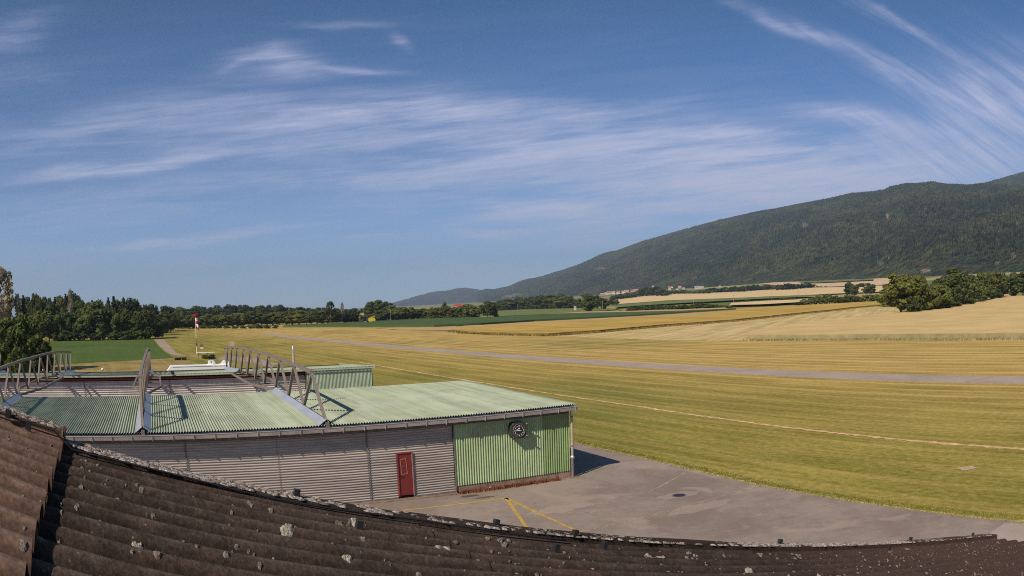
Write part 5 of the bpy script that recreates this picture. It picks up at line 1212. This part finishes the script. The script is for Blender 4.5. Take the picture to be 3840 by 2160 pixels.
hw_ = varied('house_wall', (.42, .37, .31), .8, .1, 1); hwh = varied('house_white', (.55, .53, .49), .8, .05, 1); hr_ = varied('house_roof', (.30, .13, .085), .85, .2, 1); hrp = varied('house_roof_pink', (.42, .24, .20), .85, .15, 1); hrr = varied('roof_red', (.36, .03, .05), .7, .1, 1); win = varied('window_glass', (.05, .06, .07), .2, .1, 1)
def house(px, py, wpx, hpx, wm_, rm, lab, nm='house', cat='house', grp=None, dist=None, roofk=.5):
    q = at_dist(px, py, dist) if dist else ground(px, py); D_ = math.hypot(q.x, q.y); wd = wpx / 3000 * D_; ht = hpx / 3000 * D_; hw2 = wd / 2
    q.z = H + (py and math.tan(math.radians(azel(px, py)[1]))) * D_ if dist else q.z
    r = Vector((q.x, q.y, 0)).normalized(); sx = Vector((r.y, -r.x, 0)); dp_ = wd * .7; wz = ht * (1 - roofk)
    o = thing(nm, lab, cat, tuple(q), grp)
    MB().hexa([q - sx * hw2 - ZV * 2, q + sx * hw2 - ZV * 2, q + sx * hw2 + r * dp_ - ZV * 2, q - sx * hw2 + r * dp_ - ZV * 2, q - sx * hw2 + ZV * wz, q + sx * hw2 + ZV * wz, q + sx * hw2 + r * dp_ + ZV * wz, q - sx * hw2 + r * dp_ + ZV * wz]).build('wall', wm_, o)
    e = .06 * wd
    MB().prism([q - sx * (hw2 + e) - r * e + ZV * wz, q - sx * (hw2 + e) + r * (dp_ / 2) + ZV * ht, q - sx * (hw2 + e) + r * (dp_ + e) + ZV * wz], sx * (wd + 2 * e)).build('roof', rm, o)
    for k in (-.5, 0, .5): MB().obox(q + sx * (k * hw2 * 1.1) - r * .03 + ZV * wz * .55, sx, r, ZV, wd * .045, .03, wz * .16).build('window', win, o)
VG = [(2262, 1108, 20, 9, hw_, hrp), (2275, 1106, 14, 10, hwh, hrp), (2285, 1101, 16, 9, hw_, hr_), (2300, 1100, 12, 8, hwh, hrp), (2318, 1101, 13, 8, hwh, hrp), (2338, 1098, 13, 8, hwh, hrp), (2350, 1094, 16, 7, hw_, hrp), (2372, 1092, 15, 7, hw_, hrr), (2384, 1090, 18, 6, hw_, hrp)]
for i, v in enumerate(VG): house(*v[:4], v[4], v[5], '%s house with reddish roof, %s from the left in the village at the mountain foot' % ('white' if v[4] is hwh else 'beige', ordn(i)), grp='houses of the village', dist=2900)
V2 = [(2511, 1085, 10, 12, hw_, hr_), (2540, 1086, 9, 6, hwh, hr_), (2549, 1079, 12, 7, hw_, hrp), (2563, 1085, 11, 8, hwh, hr_), (2450, 1075, 7, 4, hwh, hr_), (2520, 1078, 8, 4, hwh, hr_)]
for i, v in enumerate(V2): house(*v[:4], v[4], v[5], '%s house, %s from the left in the scattered hamlet beside the dark wood' % ('white' if v[4] is hwh else 'beige', ordn(i)), grp='houses of the hamlet', dist=2450)
house(2622, 1080, 34, 7, hw_, hwh, 'long low pale farm building right of the hamlet', 'farm_building', 'farm building', dist=2300, roofk=.3)
house(2700, 1074, 6, 4, hw_, hr_, 'tiny beige barn above the wood line right of the farm building', 'barn', 'barn', dist=2250)
house(2288, 1145, 15, 9, hw_, hwh, 'small pale shed half hidden by the loose trees', 'shed', 'shed', dist=900)
house(2156, 1154, 9, 6, hw_, hrp, 'tiny pale building at the foot of the dark wood', 'farmhouse', 'house', dist=640)
house(1719, 1150, 26, 11, hw_, hrr, 'barn with crimson roof above the middle tree belt', 'barn', 'barn', dist=1500, roofk=.7)
house(1122, 1182, 22, 10, hw_, hr_, 'house with orange roof among the far belt trees', 'house', 'house', dist=620)
house(3757, 1108, 12, 10, hwh, hwh, 'narrow white building seen in the gap between the big trees', 'shed', 'shed', dist=640)
# a ploughed strip seen through the gap of the big trees
drape('ploughed_strip', G((3763, 1113), (3800, 1112.5), (3800, 1107), (3765, 1108)), fm_pink, .6, step=20)
# ------------------------------------------------------------------ haze
hb = MB().hexa([(-14000, -6000, -900), (14000, -6000, -900), (14000, 13000, -900), (-14000, 13000, -900), (-14000, -6000, 760), (14000, -6000, 760), (14000, 13000, 760), (-14000, 13000, 760)]).build('haze', None)
hm = bpy.data.materials.new('haze'); hm.use_nodes = True; t = NT(hm.node_tree)
for n_ in list(t.n):
    if n_.type == 'BSDF_PRINCIPLED': t.n.remove(n_)
pv = t.node('ShaderNodeVolumePrincipled'); pv.inputs['Color'].default_value = (.66, .81, 1.0, 1); pv.inputs['Density'].default_value = 9.5e-5
pv.inputs['Anisotropy'].default_value = .2
t.l.new(pv.outputs[0], t.n['Material Output'].inputs['Volume']); hb.data.materials.clear(); hb.data.materials.append(hm)
tag(hb, 'thin pale blue haze over the valley', 'haze', kind='stuff')
